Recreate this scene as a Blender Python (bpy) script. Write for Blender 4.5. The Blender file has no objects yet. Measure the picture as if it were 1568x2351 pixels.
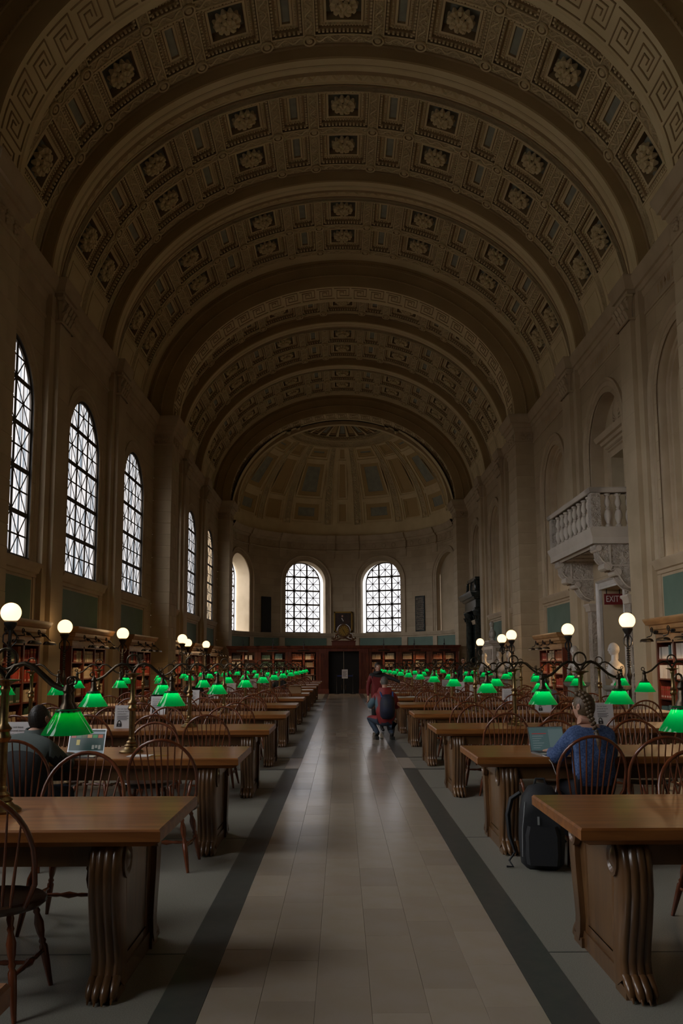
import bpy, math, random
from math import sin, cos, pi, sqrt, radians, atan2
from mathutils import Vector, Matrix
random.seed(7)
scene = bpy.context.scene
COL = scene.collection

# ------------------------------------------------------------------ camera
F_PX, PITCH, EYE = 1900.0, 0.1185, 1.55
cam_d = bpy.data.cameras.new('camera'); cam = bpy.data.objects.new('camera', cam_d); COL.objects.link(cam)
cam_d.sensor_fit = 'HORIZONTAL'; cam_d.sensor_width = 36.0
cam_d.lens = F_PX / 1568 * 36.0
VPX, ROLL = 783.5, 0.005            # vanishing point of the hall axis, slight roll of the hand-held camera
cam_d.shift_x = -(VPX - 784.0 - ROLL * F_PX * math.tan(PITCH)) / 1568
cam_d.shift_y = (1524 - F_PX * math.tan(PITCH) - 1175.5) / 1568
cam_d.clip_start = 0.05; cam_d.clip_end = 500
cam.location = (-.13, 0, EYE); cam.matrix_world = Matrix.Translation((-.13, 0, EYE)) @ Matrix.Rotation(pi / 2 + PITCH, 4, 'X') @ Matrix.Rotation(-ROLL, 4, 'Z')
AX_ = lambda x, y: x - .13 + .00184 * y      # camera-centred x to hall x
scene.camera = cam

# ------------------------------------------------------------------ world, exposure, render behaviour
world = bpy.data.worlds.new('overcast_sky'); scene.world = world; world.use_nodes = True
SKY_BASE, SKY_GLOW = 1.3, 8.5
nt = world.node_tree; bg = nt.nodes['Background']
# veiled sky: thin cloud brightens broadly towards a hidden sun, high to the left and behind the viewer; dull streets below the horizon
_tc = nt.nodes.new('ShaderNodeTexCoord'); _sp = nt.nodes.new('ShaderNodeSeparateXYZ'); _cr = nt.nodes.new('ShaderNodeValToRGB'); _ln = nt.links.new
_ln(_tc.outputs['Generated'], _sp.inputs[0]); _mr = nt.nodes.new('ShaderNodeMapRange'); _mr.inputs['From Min'].default_value = -1; _ln(_sp.outputs['Z'], _mr.inputs['Value']); _ln(_mr.outputs[0], _cr.inputs[0])
_e = _cr.color_ramp.elements; _e[0].position = .46; _e[0].color = (.30, .28, .25, 1); _e[1].position = .51; _e[1].color = (.95, .95, .97, 1)
_x = _cr.color_ramp.elements.new(1.0); _x.color = (1, 1, 1, 1)
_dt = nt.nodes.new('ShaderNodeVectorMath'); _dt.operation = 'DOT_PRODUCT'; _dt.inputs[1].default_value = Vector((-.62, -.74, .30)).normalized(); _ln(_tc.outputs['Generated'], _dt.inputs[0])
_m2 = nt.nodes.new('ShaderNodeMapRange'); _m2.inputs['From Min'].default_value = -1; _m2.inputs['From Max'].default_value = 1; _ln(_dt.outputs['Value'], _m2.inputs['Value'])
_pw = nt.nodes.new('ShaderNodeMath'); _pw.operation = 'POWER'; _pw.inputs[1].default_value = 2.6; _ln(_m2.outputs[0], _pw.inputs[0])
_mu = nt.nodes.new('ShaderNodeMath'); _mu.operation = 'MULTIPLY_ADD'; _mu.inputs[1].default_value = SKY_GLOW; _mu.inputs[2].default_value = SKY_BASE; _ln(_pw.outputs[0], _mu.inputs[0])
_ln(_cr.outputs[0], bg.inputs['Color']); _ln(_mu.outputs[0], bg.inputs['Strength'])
scene.view_settings.view_transform = 'Standard'; scene.view_settings.look = 'None'
scene.view_settings.exposure = 0.0; scene.view_settings.gamma = 1.0
scene.view_settings.use_curve_mapping = False
cy = scene.cycles
cy.max_bounces = 7; cy.diffuse_bounces = 4; cy.glossy_bounces = 3; cy.transmission_bounces = 4; cy.transparent_max_bounces = 8
cy.sample_clamp_indirect = 2.0; cy.sample_clamp_direct = 8.0
cy.caustics_reflective = False; cy.caustics_refractive = False
cy.use_denoising = True
try: cy.use_light_tree = True
except Exception: pass
cy.blur_glossy = 1.0

BULB = .62
# hall geometry
YA, PIER, PER = 28.75, 1.30, 15.36
WX = 6.75                     # side wall plane
YB = YA + PER                 # pier before the apse
Y0 = YA - PER
ZC = 10.32                    # top of the entablature
APY, APR = YB + PIER, 6.3     # apse centre and radius
UNITS = [Y0, YA, YB]
def ribs_of(yf): return yf - 10.27, yf - 5.18

# window light portals (guide the sampling of the sky, they emit nothing themselves)
def portal(loc, rot, sx, sy):
    l = bpy.data.lights.new('window_portal', 'AREA'); l.shape = 'RECTANGLE'; l.size = sx; l.size_y = sy
    l.cycles.is_portal = True
    o = bpy.data.objects.new('window_portal', l); COL.objects.link(o); o.location = loc; o.rotation_euler = rot
WIN_LEFT = []
for yf in UNITS[1:]:
    r1, r2 = ribs_of(yf)
    WIN_LEFT += [r1 - 2.33, (r1 + r2) / 2, (r2 + yf) / 2]
for y in WIN_LEFT: portal((-WX - .30, y, 6.1), (0, -pi / 2, 0), 4.8, 2.7)
for a in (-72.5, -22, 22):
    a_ = radians(a); portal((sin(a_) * 6.95, APY + cos(a_) * 6.95, 5.7), (-pi / 2, 0, -a_), 2.6, 4.5)

# ------------------------------------------------------------------ materials
MATS = {}
def N(t, ty, **kw):
    n = t.nodes.new(ty)
    for k, v in kw.items():
        if k in n.inputs: n.inputs[k].default_value = v
        else: setattr(n, k, v)
    return n
def mat(name, col, rough=.6, metal=0.0, noise=None, bump=None, coat=0.0, spec=None, emit=None, brick=None, coords='Object', wood=None, relief=None):
    if name in MATS: return MATS[name]
    m = bpy.data.materials.new(name); m.use_nodes = True; t = m.node_tree; b = t.nodes['Principled BSDF']
    c4 = lambda c: (c[0], c[1], c[2], 1)
    b.inputs['Base Color'].default_value = c4(col); b.inputs['Roughness'].default_value = rough; b.inputs['Metallic'].default_value = metal
    if coat: b.inputs['Coat Weight'].default_value = coat; b.inputs['Coat Roughness'].default_value = .12
    if spec is not None: b.inputs['Specular IOR Level'].default_value = spec
    tc = N(t, 'ShaderNodeTexCoord'); L = t.links.new; src = tc.outputs[coords]
    colout = None; h = None
    if noise:      # (scale, colour2, detail)
        nn = N(t, 'ShaderNodeTexNoise', Scale=noise[0], Detail=noise[2] if len(noise) > 2 else 4.0); L(src, nn.inputs['Vector'])
        mx = N(t, 'ShaderNodeMix', data_type='RGBA'); mx.inputs[6].default_value = c4(col); mx.inputs[7].default_value = c4(noise[1])
        rp = N(t, 'ShaderNodeValToRGB'); rp.color_ramp.elements[0].position = .35; rp.color_ramp.elements[1].position = .65
        L(nn.outputs['Fac'], rp.inputs['Fac']); L(rp.outputs['Color'], mx.inputs[0]); colout = mx.outputs[2]; h = nn.outputs['Fac']
    if wood:       # (axis scale xyz, colour2)
        mp = N(t, 'ShaderNodeMapping'); mp.inputs['Scale'].default_value = wood[0]; L(src, mp.inputs['Vector'])
        nn = N(t, 'ShaderNodeTexNoise', Scale=3.0, Detail=6.0, Distortion=.6); L(mp.outputs['Vector'], nn.inputs['Vector'])
        mx = N(t, 'ShaderNodeMix', data_type='RGBA'); mx.inputs[6].default_value = c4(col); mx.inputs[7].default_value = c4(wood[1])
        rp = N(t, 'ShaderNodeValToRGB'); rp.color_ramp.elements[0].position = .38; rp.color_ramp.elements[1].position = .62
        L(nn.outputs['Fac'], rp.inputs['Fac']); L(rp.outputs['Color'], mx.inputs[0]); colout = mx.outputs[2]; h = nn.outputs['Fac']
    if brick:      # (width, height, joint colour factor)
        bt = N(t, 'ShaderNodeTexBrick'); L(tc.outputs['UV'], bt.inputs['Vector'])
        bt.inputs['Scale'].default_value = 1.0; bt.inputs['Mortar Size'].default_value = .007; bt.inputs['Brick Width'].default_value = brick[0]; bt.inputs['Row Height'].default_value = brick[1]
        bt.inputs['Mortar Smooth'].default_value = .1
        bt.inputs['Color1'].default_value = (1, 1, 1, 1); bt.inputs['Color2'].default_value = (.86, .84, .82, 1); bt.inputs['Mortar'].default_value = (brick[2],) * 3 + (1,)
        mm = N(t, 'ShaderNodeMix', data_type='RGBA', blend_type='MULTIPLY'); mm.inputs[0].default_value = 1
        if colout: L(colout, mm.inputs[6])
        else: mm.inputs[6].default_value = c4(col)
        L(bt.outputs['Color'], mm.inputs[7]); colout = mm.outputs[2]
    if colout: L(colout, b.inputs['Base Color'])
    if relief:     # (scale, strength, distance) carved relief as fine bump
        vo = N(t, 'ShaderNodeTexVoronoi', Scale=relief[0]); vo.feature = 'SMOOTH_F1'; L(src, vo.inputs['Vector'])
        n2 = N(t, 'ShaderNodeTexNoise', Scale=relief[0] * .8, Detail=2.0, Distortion=2.5); L(src, n2.inputs['Vector'])
        ad = N(t, 'ShaderNodeMath', operation='ADD'); L(vo.outputs['Distance'], ad.inputs[0]); L(n2.outputs['Fac'], ad.inputs[1])
        bp = N(t, 'ShaderNodeBump', Strength=relief[1], Distance=relief[2]); L(ad.outputs[0], bp.inputs['Height']); L(bp.outputs['Normal'], b.inputs['Normal'])
    elif bump:     # (scale, strength, distance)
        n2 = N(t, 'ShaderNodeTexNoise', Scale=bump[0], Detail=3.0); L(src, n2.inputs['Vector'])
        bp = N(t, 'ShaderNodeBump', Strength=bump[1], Distance=bump[2]); L(n2.outputs['Fac'], bp.inputs['Height']); L(bp.outputs['Normal'], b.inputs['Normal'])
    if emit:
        b.inputs['Emission Color'].default_value = c4(emit[0]); b.inputs['Emission Strength'].default_value = emit[1]
    MATS[name] = m; return m

STONE = mat('limestone', (.53, .42, .28), .75, noise=(.9, (.43, .335, .215)), bump=(30, .25, .004))
STONEW = mat('limestone_wall', (.52, .41, .27), .75, noise=(.7, (.43, .335, .215)), brick=(1.15, .42, .66))
STONED = mat('limestone_moulding', (.49, .385, .26), .7, noise=(1.5, (.41, .315, .205)))
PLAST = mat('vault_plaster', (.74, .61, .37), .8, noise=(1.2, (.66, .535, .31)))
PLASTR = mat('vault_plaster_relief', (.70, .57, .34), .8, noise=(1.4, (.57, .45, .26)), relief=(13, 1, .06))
PLASTD = mat('vault_plaster_shade', (.36, .25, .13), .8, noise=(2, (.29, .20, .10)))  # darker plaster for recesses and grooves, their shade put into the colour
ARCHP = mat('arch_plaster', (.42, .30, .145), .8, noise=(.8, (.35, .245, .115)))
DOMEP = mat('dome_plaster', (.78, .64, .38), .8, noise=(1.5, (.70, .56, .32)))
DOMEO = mat('dome_ochre', (.52, .37, .17), .8)
BLUEP = mat('coffer_blue', (.36, .37, .30), .85, noise=(3, (.28, .29, .24)))
GREENW = mat('green_wall_paint', (.13, .20, .155), .7, noise=(2, (.11, .175, .135)))
AISLE = mat('aisle_stone', (.40, .335, .27), .30, noise=(3.5, (.35, .29, .235), 6.0), bump=(6, .10, .01), spec=.6)
TERR = mat('terrazzo', (.28, .27, .225), .42, noise=(150, (.20, .19, .16), 2.0), bump=(4, .05, .01))
DARKF = mat('floor_dark_stone', (.065, .07, .065), .33, noise=(12, (.085, .085, .075)))
OAK = mat('table_oak', (.30, .110, .026), .34, wood=((.5, 6, 6), (.18, .060, .014)), coat=.08, spec=.4)
WOODD = mat('carved_walnut', (.15, .072, .026), .32, wood=((3, 3, .6), (.085, .038, .014)), coat=.3)
CHAIRW = mat('chair_mahogany', (.20, .054, .018), .27, wood=((4, 4, 1), (.13, .032, .011)), coat=.4)
SEATW = mat('chair_seat_dark', (.06, .03, .016), .3, coat=.4)
CASEW = mat('bookcase_mahogany', (.15, .035, .016), .38, wood=((3, 3, .8), (.10, .02, .01)), coat=.2)
CORNW = mat('bookcase_cornice', (.40, .22, .09), .4, wood=((1, 1, 6), (.30, .155, .06)), coat=.2)
BRASS = mat('aged_brass', (.30, .20, .095), .36, metal=1.0, noise=(30, (.20, .135, .065)))
BRONZE = mat('dark_bronze', (.10, .075, .05), .38, metal=.9, noise=(25, (.06, .05, .035)))
IRON = mat('black_iron', (.012, .012, .012), .45)
MUNT = mat('window_iron', (.045, .035, .025), .6)
BLKM = mat('black_marble', (.012, .016, .016), .14, noise=(9, (.03, .04, .038)))
WHTM = mat('white_marble', (.56, .53, .49), .4, noise=(6, (.47, .44, .41)), bump=(20, .2, .004))
CARV = mat('carved_stone', (.52, .455, .38), .7, noise=(3, (.42, .37, .31)), relief=(14, 1, .05))
BALC = mat('balcony_stone', (.56, .49, .41), .6, noise=(2, (.48, .42, .35)))
GOLD = mat('gilt', (.45, .28, .07), .35, metal=.9)
BLACK = mat('black_void', (.006, .006, .006), .8)
PAPER = mat('white_paper', (.62, .60, .60), .8)
INK = mat('ink', (.02, .02, .02), .8)
REDS = mat('exit_red', (.16, .012, .012), .5)
WHT = mat('sign_white', (.62, .58, .55), .6)
SKIN = mat('skin', (.50, .28, .20), .5, noise=(20, (.44, .24, .17)))

def glass_mat(nm, c0, c1):
    m = bpy.data.materials.new(nm); m.use_nodes = True; t = m.node_tree; t.nodes.clear()
    o = N(t, 'ShaderNodeOutputMaterial'); tr = N(t, 'ShaderNodeBsdfTransparent'); gl = N(t, 'ShaderNodeBsdfGlossy', Roughness=.1); mx = N(t, 'ShaderNodeMixShader'); mx.inputs[0].default_value = .06
    tc = N(t, 'ShaderNodeTexCoord'); mp = N(t, 'ShaderNodeMapping'); mp.inputs['Scale'].default_value = (5, 5, .25); nn = N(t, 'ShaderNodeTexNoise', Scale=1.6, Detail=2.0)
    rp = N(t, 'ShaderNodeValToRGB'); e = rp.color_ramp.elements; e[0].position = .40; e[0].color = c0; e[1].position = .50; e[1].color = c1
    L = t.links.new; L(tc.outputs['Object'], mp.inputs['Vector']); L(mp.outputs['Vector'], nn.inputs['Vector']); L(nn.outputs['Fac'], rp.inputs['Fac']); L(rp.outputs['Color'], tr.inputs['Color'])
    L(tr.outputs[0], mx.inputs[1]); L(gl.outputs[0], mx.inputs[2]); L(mx.outputs[0], o.inputs['Surface']); MATS[nm] = m; return m
GLASS = glass_mat('streaked_window_glass', (.20, .235, .27, 1), (.64, .615, .60, 1))
GLASSA = glass_mat('clear_window_glass', (.90, .89, .92, 1), (.97, .95, .96, 1))
def shade_mat():
    m = bpy.data.materials.new('green_lamp_glass'); m.use_nodes = True; t = m.node_tree; t.nodes.clear()
    o = N(t, 'ShaderNodeOutputMaterial'); tl = N(t, 'ShaderNodeBsdfTranslucent', Color=(.0, .42, .085, 1)); df = N(t, 'ShaderNodeBsdfDiffuse', Color=(.0, .12, .04, 1))
    gl = N(t, 'ShaderNodeBsdfGlossy', Roughness=.06); gl.inputs['Color'].default_value = (.9, .95, .95, 1)
    a = N(t, 'ShaderNodeMixShader'); a.inputs[0].default_value = .3; fr = N(t, 'ShaderNodeLayerWeight', Blend=.25); b = N(t, 'ShaderNodeMixShader')
    L = t.links.new; L(tl.outputs[0], a.inputs[1]); L(df.outputs[0], a.inputs[2]); L(fr.outputs['Fresnel'], b.inputs[0]); L(a.outputs[0], b.inputs[1]); L(gl.outputs[0], b.inputs[2]); em = N(t, 'ShaderNodeEmission', Color=(0, .62, .13, 1), Strength=.05); ad = N(t, 'ShaderNodeAddShader'); L(b.outputs[0], ad.inputs[0]); L(em.outputs[0], ad.inputs[1]); L(ad.outputs[0], o.inputs['Surface'])
    MATS['green_lamp_glass'] = m; return m
SHADE = shade_mat()
GLOBE = mat('opal_globe', (.8, .7, .5), .4, emit=((1, .62, .29), 2.7))

# ------------------------------------------------------------------ mesh builder
class MB:
    def __init__(s): s.v = []; s.f = []; s.mi = []; s.uv = []; s.mats = []
    def m(s, mt):
        if mt not in s.mats: s.mats.append(mt)
        return s.mats.index(mt)
    def vert(s, p, uv=(0, 0)): s.v.append(tuple(p)); s.uv.append(uv); return len(s.v) - 1
    def face(s, idx, mt): s.f.append(tuple(idx)); s.mi.append(s.m(mt))
    def poly(s, pts, mt, uvs=None): s.face([s.vert(p, uvs[i] if uvs else (0, 0)) for i, p in enumerate(pts)], mt)
    def box(s, x0, x1, y0, y1, z0, z1, mt, T=None):
        P = [(x, y, z) for z in (z0, z1) for x, y in ((x0, y0), (x1, y0), (x1, y1), (x0, y1))]
        if T: P = [T(*p) for p in P]
        b = [s.vert(p) for p in P]
        for q in ((0, 3, 2, 1), (4, 5, 6, 7), (0, 1, 5, 4), (1, 2, 6, 5), (2, 3, 7, 6), (3, 0, 4, 7)): s.face([b[i] for i in q], mt)
    def cbox(s, c, d, mt, T=None): s.box(c[0] - d[0] / 2, c[0] + d[0] / 2, c[1] - d[1] / 2, c[1] + d[1] / 2, c[2] - d[2] / 2, c[2] + d[2] / 2, mt, T)
    def bbox(s, x0, x1, y0, y1, z0, z1, mt, b=.01):   # box with bevelled vertical and top edges (36 tris)
        rect = lambda i: [(x0 + i, y0), (x1 - i, y0), (x1, y0 + i), (x1, y1 - i), (x1 - i, y1), (x0 + i, y1), (x0, y1 - i), (x0, y0 + i)]
        rings = [[(x, y, z) for x, y in rect(b)] for z in (z0, z1 - b)]
        cx, cyy = (x0 + x1) / 2, (y0 + y1) / 2
        rings.append([(cx + (x - cx) * (1 - 2 * b / max(x1 - x0, .001)), cyy + (y - cyy) * (1 - 2 * b / max(y1 - y0, .001)), z1) for x, y in rect(b)])
        s.rings(rings, mt, True, cap=(True, True))
    def rings(s, rings, mt, closed=True, cap=(False, False)):
        R = [[s.vert(p) for p in r] for r in rings]
        n = len(R[0])
        for a, b in zip(R, R[1:]):
            for i in range(n if closed else n - 1):
                j = (i + 1) % n; s.face((a[i], a[j], b[j], b[i]), mt)
        if cap[0]: s.face(R[0][::-1], mt)
        if cap[1]: s.face(R[-1], mt)
        return R
    def grid(s, fn, us, vs, mt, uvf=None):
        I = [[s.vert(fn(u, v), (u, v)) for v in vs] for u in us]
        for i in range(len(us) - 1):
            for j in range(len(vs) - 1): s.face((I[i][j], I[i + 1][j], I[i + 1][j + 1], I[i][j + 1]), mt)
    def lathe(s, prof, mt, n=16, c=(0, 0, 0), sx=1, sy=1, cap=(True, True)):
        s.rings([[(c[0] + r * cos(2 * pi * i / n) * sx, c[1] + r * sin(2 * pi * i / n) * sy, c[2] + z) for i in range(n)] for r, z in prof], mt, True, cap)
    def tube(s, pts, rad, mt, n=8, closed=False, flat=None):
        pts = [Vector(p) for p in pts]; k = len(pts)
        if not hasattr(rad, '__len__'): rad = [rad] * k
        rings = []; up = None
        for i, p in enumerate(pts):
            if closed: d = pts[(i + 1) % k] - pts[i - 1]
            else: d = pts[min(i + 1, k - 1)] - pts[max(i - 1, 0)]
            d.normalize()
            if up is None:
                up = Vector((0, 0, 1)) if abs(d.z) < .9 else Vector((0, 1, 0))
            a = d.cross(up)
            if a.length < 1e-5: a = d.cross(Vector((1, 0, 0)))
            a.normalize(); b = a.cross(d).normalized(); up = b
            rings.append([tuple(p + (a * cos(2 * pi * j / n) + b * sin(2 * pi * j / n) * (flat or 1)) * rad[i]) for j in range(n)])
        if closed: rings.append(rings[0])
        s.rings(rings, mt, True, (not closed, not closed))
    def turned(s, p0, p1, prof, mt, n=8):   # prof: (t 0..1, radius)
        p0, p1 = Vector(p0), Vector(p1); s.tube([p0.lerp(p1, t) for t, r in prof], [r for t, r in prof], mt, n)
    def ball(s, c, r, mt, n=10, m=7, sx=1, sy=1, sz=1):
        s.lathe([(r * sin(pi * i / m) + 1e-5, -r * cos(pi * i / m) * sz) for i in range(m + 1)], mt, n, c, sx, sy, (False, False))
    def ringprof(s, x0, x1, y0, y1, prof, mt, capt=True):   # moulding around a rectangle, prof (z, projection)
        s.rings([[(x0 - p, y0 - p, z), (x1 + p, y0 - p, z), (x1 + p, y1 + p, z), (x0 - p, y1 + p, z)] for z, p in prof], mt, True, (False, capt))
    def merge(s, o, M=None):
        off = len(s.v)
        s.v += [tuple(M @ Vector(p)) if M is not None else p for p in o.v]; s.uv += o.uv
        for f, mi in zip(o.f, o.mi): s.f.append(tuple(i + off for i in f)); s.mi.append(s.m(o.mats[mi]))
    def mesh(s, name, smooth=False):
        me = bpy.data.meshes.new(name); me.from_pydata(s.v, [], s.f)
        for mt in s.mats: me.materials.append(mt)
        me.polygons.foreach_set('material_index', s.mi)
        if any(u != (0, 0) for u in s.uv):
            ul = me.uv_layers.new(name='uv'); li = [0] * len(me.loops); me.loops.foreach_get('vertex_index', li)
            flat = []
            for i in li: flat += s.uv[i]
            ul.data.foreach_set('uv', flat)
        if smooth:
            me.polygons.foreach_set('use_smooth', [True] * len(me.polygons))
            try: me.set_sharp_from_angle(angle=radians(smooth if smooth > 1 else 40))
            except Exception: pass
        me.update(); return me
    def build(s, name, parent=None, smooth=40, **tags): return link(name, s.mesh(name, smooth), parent, **tags)

def link(name, data, parent=None, loc=None, rot=None, matrix=None, **tags):
    o = bpy.data.objects.new(name, data); COL.objects.link(o)
    if parent: o.parent = parent
    if matrix is not None: o.matrix_local = matrix
    if loc is not None: o.location = loc
    if rot is not None: o.rotation_euler = rot
    for k, v in tags.items():
        if v: o[k] = v
    return o
def thing(name, label, category, loc=(0, 0, 0), rotz=0, group=None):
    o = link(name, None, loc=loc, rot=(0, 0, rotz), label=label, category=category, group=group); o.empty_display_size = .1; return o
def struct(name, label=None, loc=(0, 0, 0)):
    o = link(name, None, loc=loc, kind='structure', label=label); o.empty_display_size = .1; return o
def kids(o): return [c for c in COL.objects if c.parent is o]
KID = {}
def dup(root, loc=None, rotz=None, label=None, group=None):
    """copy a thing with its parts and their sub-parts (data shared)"""
    if root.name not in KID:
        t = {}
        for c in COL.objects:
            if c.parent: t.setdefault(c.parent.name, []).append(c)
        KID[root.name] = t
    t = KID[root.name]
    def rec(o, par):
        c = o.copy(); COL.objects.link(c)
        if par: c.parent = par
        for ch in t.get(o.name, []): rec(ch, c)
        return c
    r = rec(root, None)
    if loc is not None: r.location = loc
    if rotz is not None: r.rotation_euler = (0, 0, rotz)
    if label: r['label'] = label
    if group: r['group'] = group
    return r

# ------------------------------------------------------------------ curved frames
class Arch:
    """elliptical barrel: (s arc length from the crown, y, w outward)"""
    def __init__(s, a, b, zc):
        s.a, s.b, s.zc = a, b, zc; s.T = [i * (pi / 2) / 400 for i in range(401)]; s.S = [0]
        for i in range(400):
            t = s.T[i] + (pi / 1600); s.S.append(s.S[-1] + sqrt((a * cos(t)) ** 2 + (b * sin(t)) ** 2) * (pi / 800))
        s.L = s.S[-1]
    def t(s, q):
        sg = 1 if q >= 0 else -1; q = min(abs(q), s.L); lo, hi = 0, 400
        while hi - lo > 1:
            m = (lo + hi) // 2
            if s.S[m] <= q: lo = m
            else: hi = m
        return sg * (s.T[lo] + (s.T[hi] - s.T[lo]) * (q - s.S[lo]) / (s.S[hi] - s.S[lo]))
    def __call__(s, q, y, w=0):
        t = s.t(q); n = Vector((sin(t) * s.b, 0, cos(t) * s.a)).normalized()
        return (s.a * sin(t) + n.x * w, y, s.zc + s.b * cos(t) + n.z * w)
    def frame(s, q, y, w=0):
        t = s.t(q); n = Vector((sin(t) * s.b, 0, cos(t) * s.a)).normalized(); tx = Vector((n.z, 0, -n.x)); p = Vector(s(q, y, w))
        M = Matrix.Identity(4)
        for i, ax in enumerate((tx, Vector((0, 1, 0)), n)):
            for k in range(3): M[k][i] = ax[k]
        for k in range(3): M[k][3] = p[k]
        return M
VAULT = Arch(7.1, 5.95, 10.28)
INTR = Arch(6.11, 4.87, 10.34)
def lin(a, b, step):
    n = max(1, int(math.ceil(abs(b - a) / step - 1e-6))); return [a + (b - a) * i / n for i in range(n + 1)]

def nested(mb, M, u0, u1, v0, v1, steps, mt_list, du=.4, panel=None, dents=None):
    """nested rectangular panel; steps = [(inset, depth)], each consecutive pair joined by a band"""
    def loop(i):
        a0, a1, b0, b1 = u0 + i, u1 - i, v0 + i, v1 - i
        us = lin(a0, a1, (u1 - u0) / max(1, round((u1 - u0) / du)) * .999); vs = [b0, b1]
        nu = NU
        us = [a0 + (a1 - a0) * k / nu for k in range(nu + 1)]
        return [(u, b0) for u in us] + [(u, b1) for u in us[::-1]]
    NU = max(1, int(round((u1 - u0) / du)))
    prev = None
    for k, (i, w) in enumerate(steps):
        cur = [mb.vert(M(u, v, w), (u, v)) for u, v in loop(i)]
        if prev:
            n = len(cur)
            for j in range(n): mb.face((prev[j], prev[(j + 1) % n], cur[(j + 1) % n], cur[j]), mt_list[min(k - 1, len(mt_list) - 1)])
        prev = cur
    if panel:
        n = NU + 1
        for j in range(NU): mb.face((prev[j], prev[j + 1], prev[2 * n - 2 - j], prev[2 * n - 1 - j]), panel)
    for (ins, w0, w1, size, gap, mt) in (dents or []):
        for a, b, fx, hor in ((u0 + ins, u1 - ins, v0 + ins, 1), (u0 + ins, u1 - ins, v1 - ins, 1), (v0 + ins, v1 - ins, u0 + ins, 0), (v0 + ins, v1 - ins, u1 - ins, 0)):
            n = max(2, int((b - a) / (size + gap)))
            for q in range(n):
                c = a + (b - a) * (q + .5) / n; h = size / 2
                if hor: mb.box(c - h, c + h, fx - h, fx + h, w0, w1, mt, M)
                else: mb.box(fx - h, fx + h, c - h, c + h, w0, w1, mt, M)
# ================================================================== FLOOR
floor = struct('floor', 'pale stone aisle edged with dark strips between speckled grey terrazzo')
mb = MB()
for x0, x1 in ((-7.2, -.98), (.98, 7.2)): mb.grid(lambda u, v: (u, v, 0), [x0, x1], [-4.2, 52.5], TERR)
mb.box(-7.2, 7.2, -18, 52.5, -.3, -.02, TERR)
mb.build('terrazzo', floor)
mb = MB(); segs = [(-18, 12.62), (14.05, 27.9), (29.3, 43.3)]
for a, b in segs:
    for x0, x1 in ((-.981, -.773), (.773, .981)): mb.box(x0, x1, a, b, -.02, .001, DARKF)
mb.build('dark_border', floor)
mb = MB()
for y in (12.5, 14.05, 27.85, 29.3):
    for x0, x1 in ((-7.0, -.773), (.773, 7.0)): mb.box(x0, x1, y - .06, y + .06, -.02, .003, DARKF)
mb.build('cross_border', floor)
mb = MB()
for a, b in ((12.56, 13.99), (27.91, 29.24)):
    for x0, x1 in ((-.981, -.773), (.773, .981)): mb.box(x0, x1, a, b, -.02, .001, AISLE)
for y in [1.2 + 2.98 * i + .5 for i in range(-2, 14)]:      # fine joints in the terrazzo
    for x0, x1 in ((-7.0, -.98), (.98, 7.0)): mb.box(x0, x1, y - .006, y + .006, -.02, .0015, DARKF)
for x in (-4.9, -2.9, 3.1, 5.1): mb.box(x - .006, x + .006, -1, 43, -.02, .0015, DARKF)
mb.build('floor_joints', floor)
TV = [mat('aisle_tile_a', (.42, .345, .26), .19, noise=(5, (.44, .37, .30), 6.0), bump=(7, .05, .010), spec=.7), mat('aisle_tile_b', (.40, .325, .245), .18, noise=(5, (.41, .34, .275), 6.0), bump=(8, .05, .010), spec=.7), mat('aisle_tile_c', (.37, .30, .225), .20, noise=(4, (.385, .32, .26), 6.0), bump=(7, .05, .010), spec=.7)]
tw_, tl_ = 1.546 / 6, .53; tiles = []
for mt in TV: mb = MB(); mb.bbox(-tw_ / 2 + .0006, tw_ / 2 - .0006, -tl_ / 2 + .0006, tl_ / 2 - .0006, -.03, 0.0, mt, .0012); tiles.append((mb.mesh('tile'), mb))
far = MB(); rt = random.Random(4)
for c in range(6):
    y = 1.6 - (c % 2) * .2 - rt.random() * .15
    while y < 43.2:
        x = -.773 + tw_ * (c + .5); k = rt.choice((0, 0, 1, 1, 2)); z = rt.uniform(-.0005, .0005)
        if y < 19: link('tile', tiles[k][0], floor, loc=(x, y + tl_ / 2, z))
        else: far.poly([(x - tw_ / 2, y, 0), (x + tw_ / 2, y, 0), (x + tw_ / 2, y + tl_, 0), (x - tw_ / 2, y + tl_, 0)], TV[k])
        y += tl_
far.build('distant_tiles', floor, kind='stuff')
mb = MB(); mb.box(-.774, .774, -18, 1.4, -.03, 0, AISLE); mb.box(-.774, .774, 43.3, 52, -.03, -.001, AISLE); mb.build('aisle_bed', floor)

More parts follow.
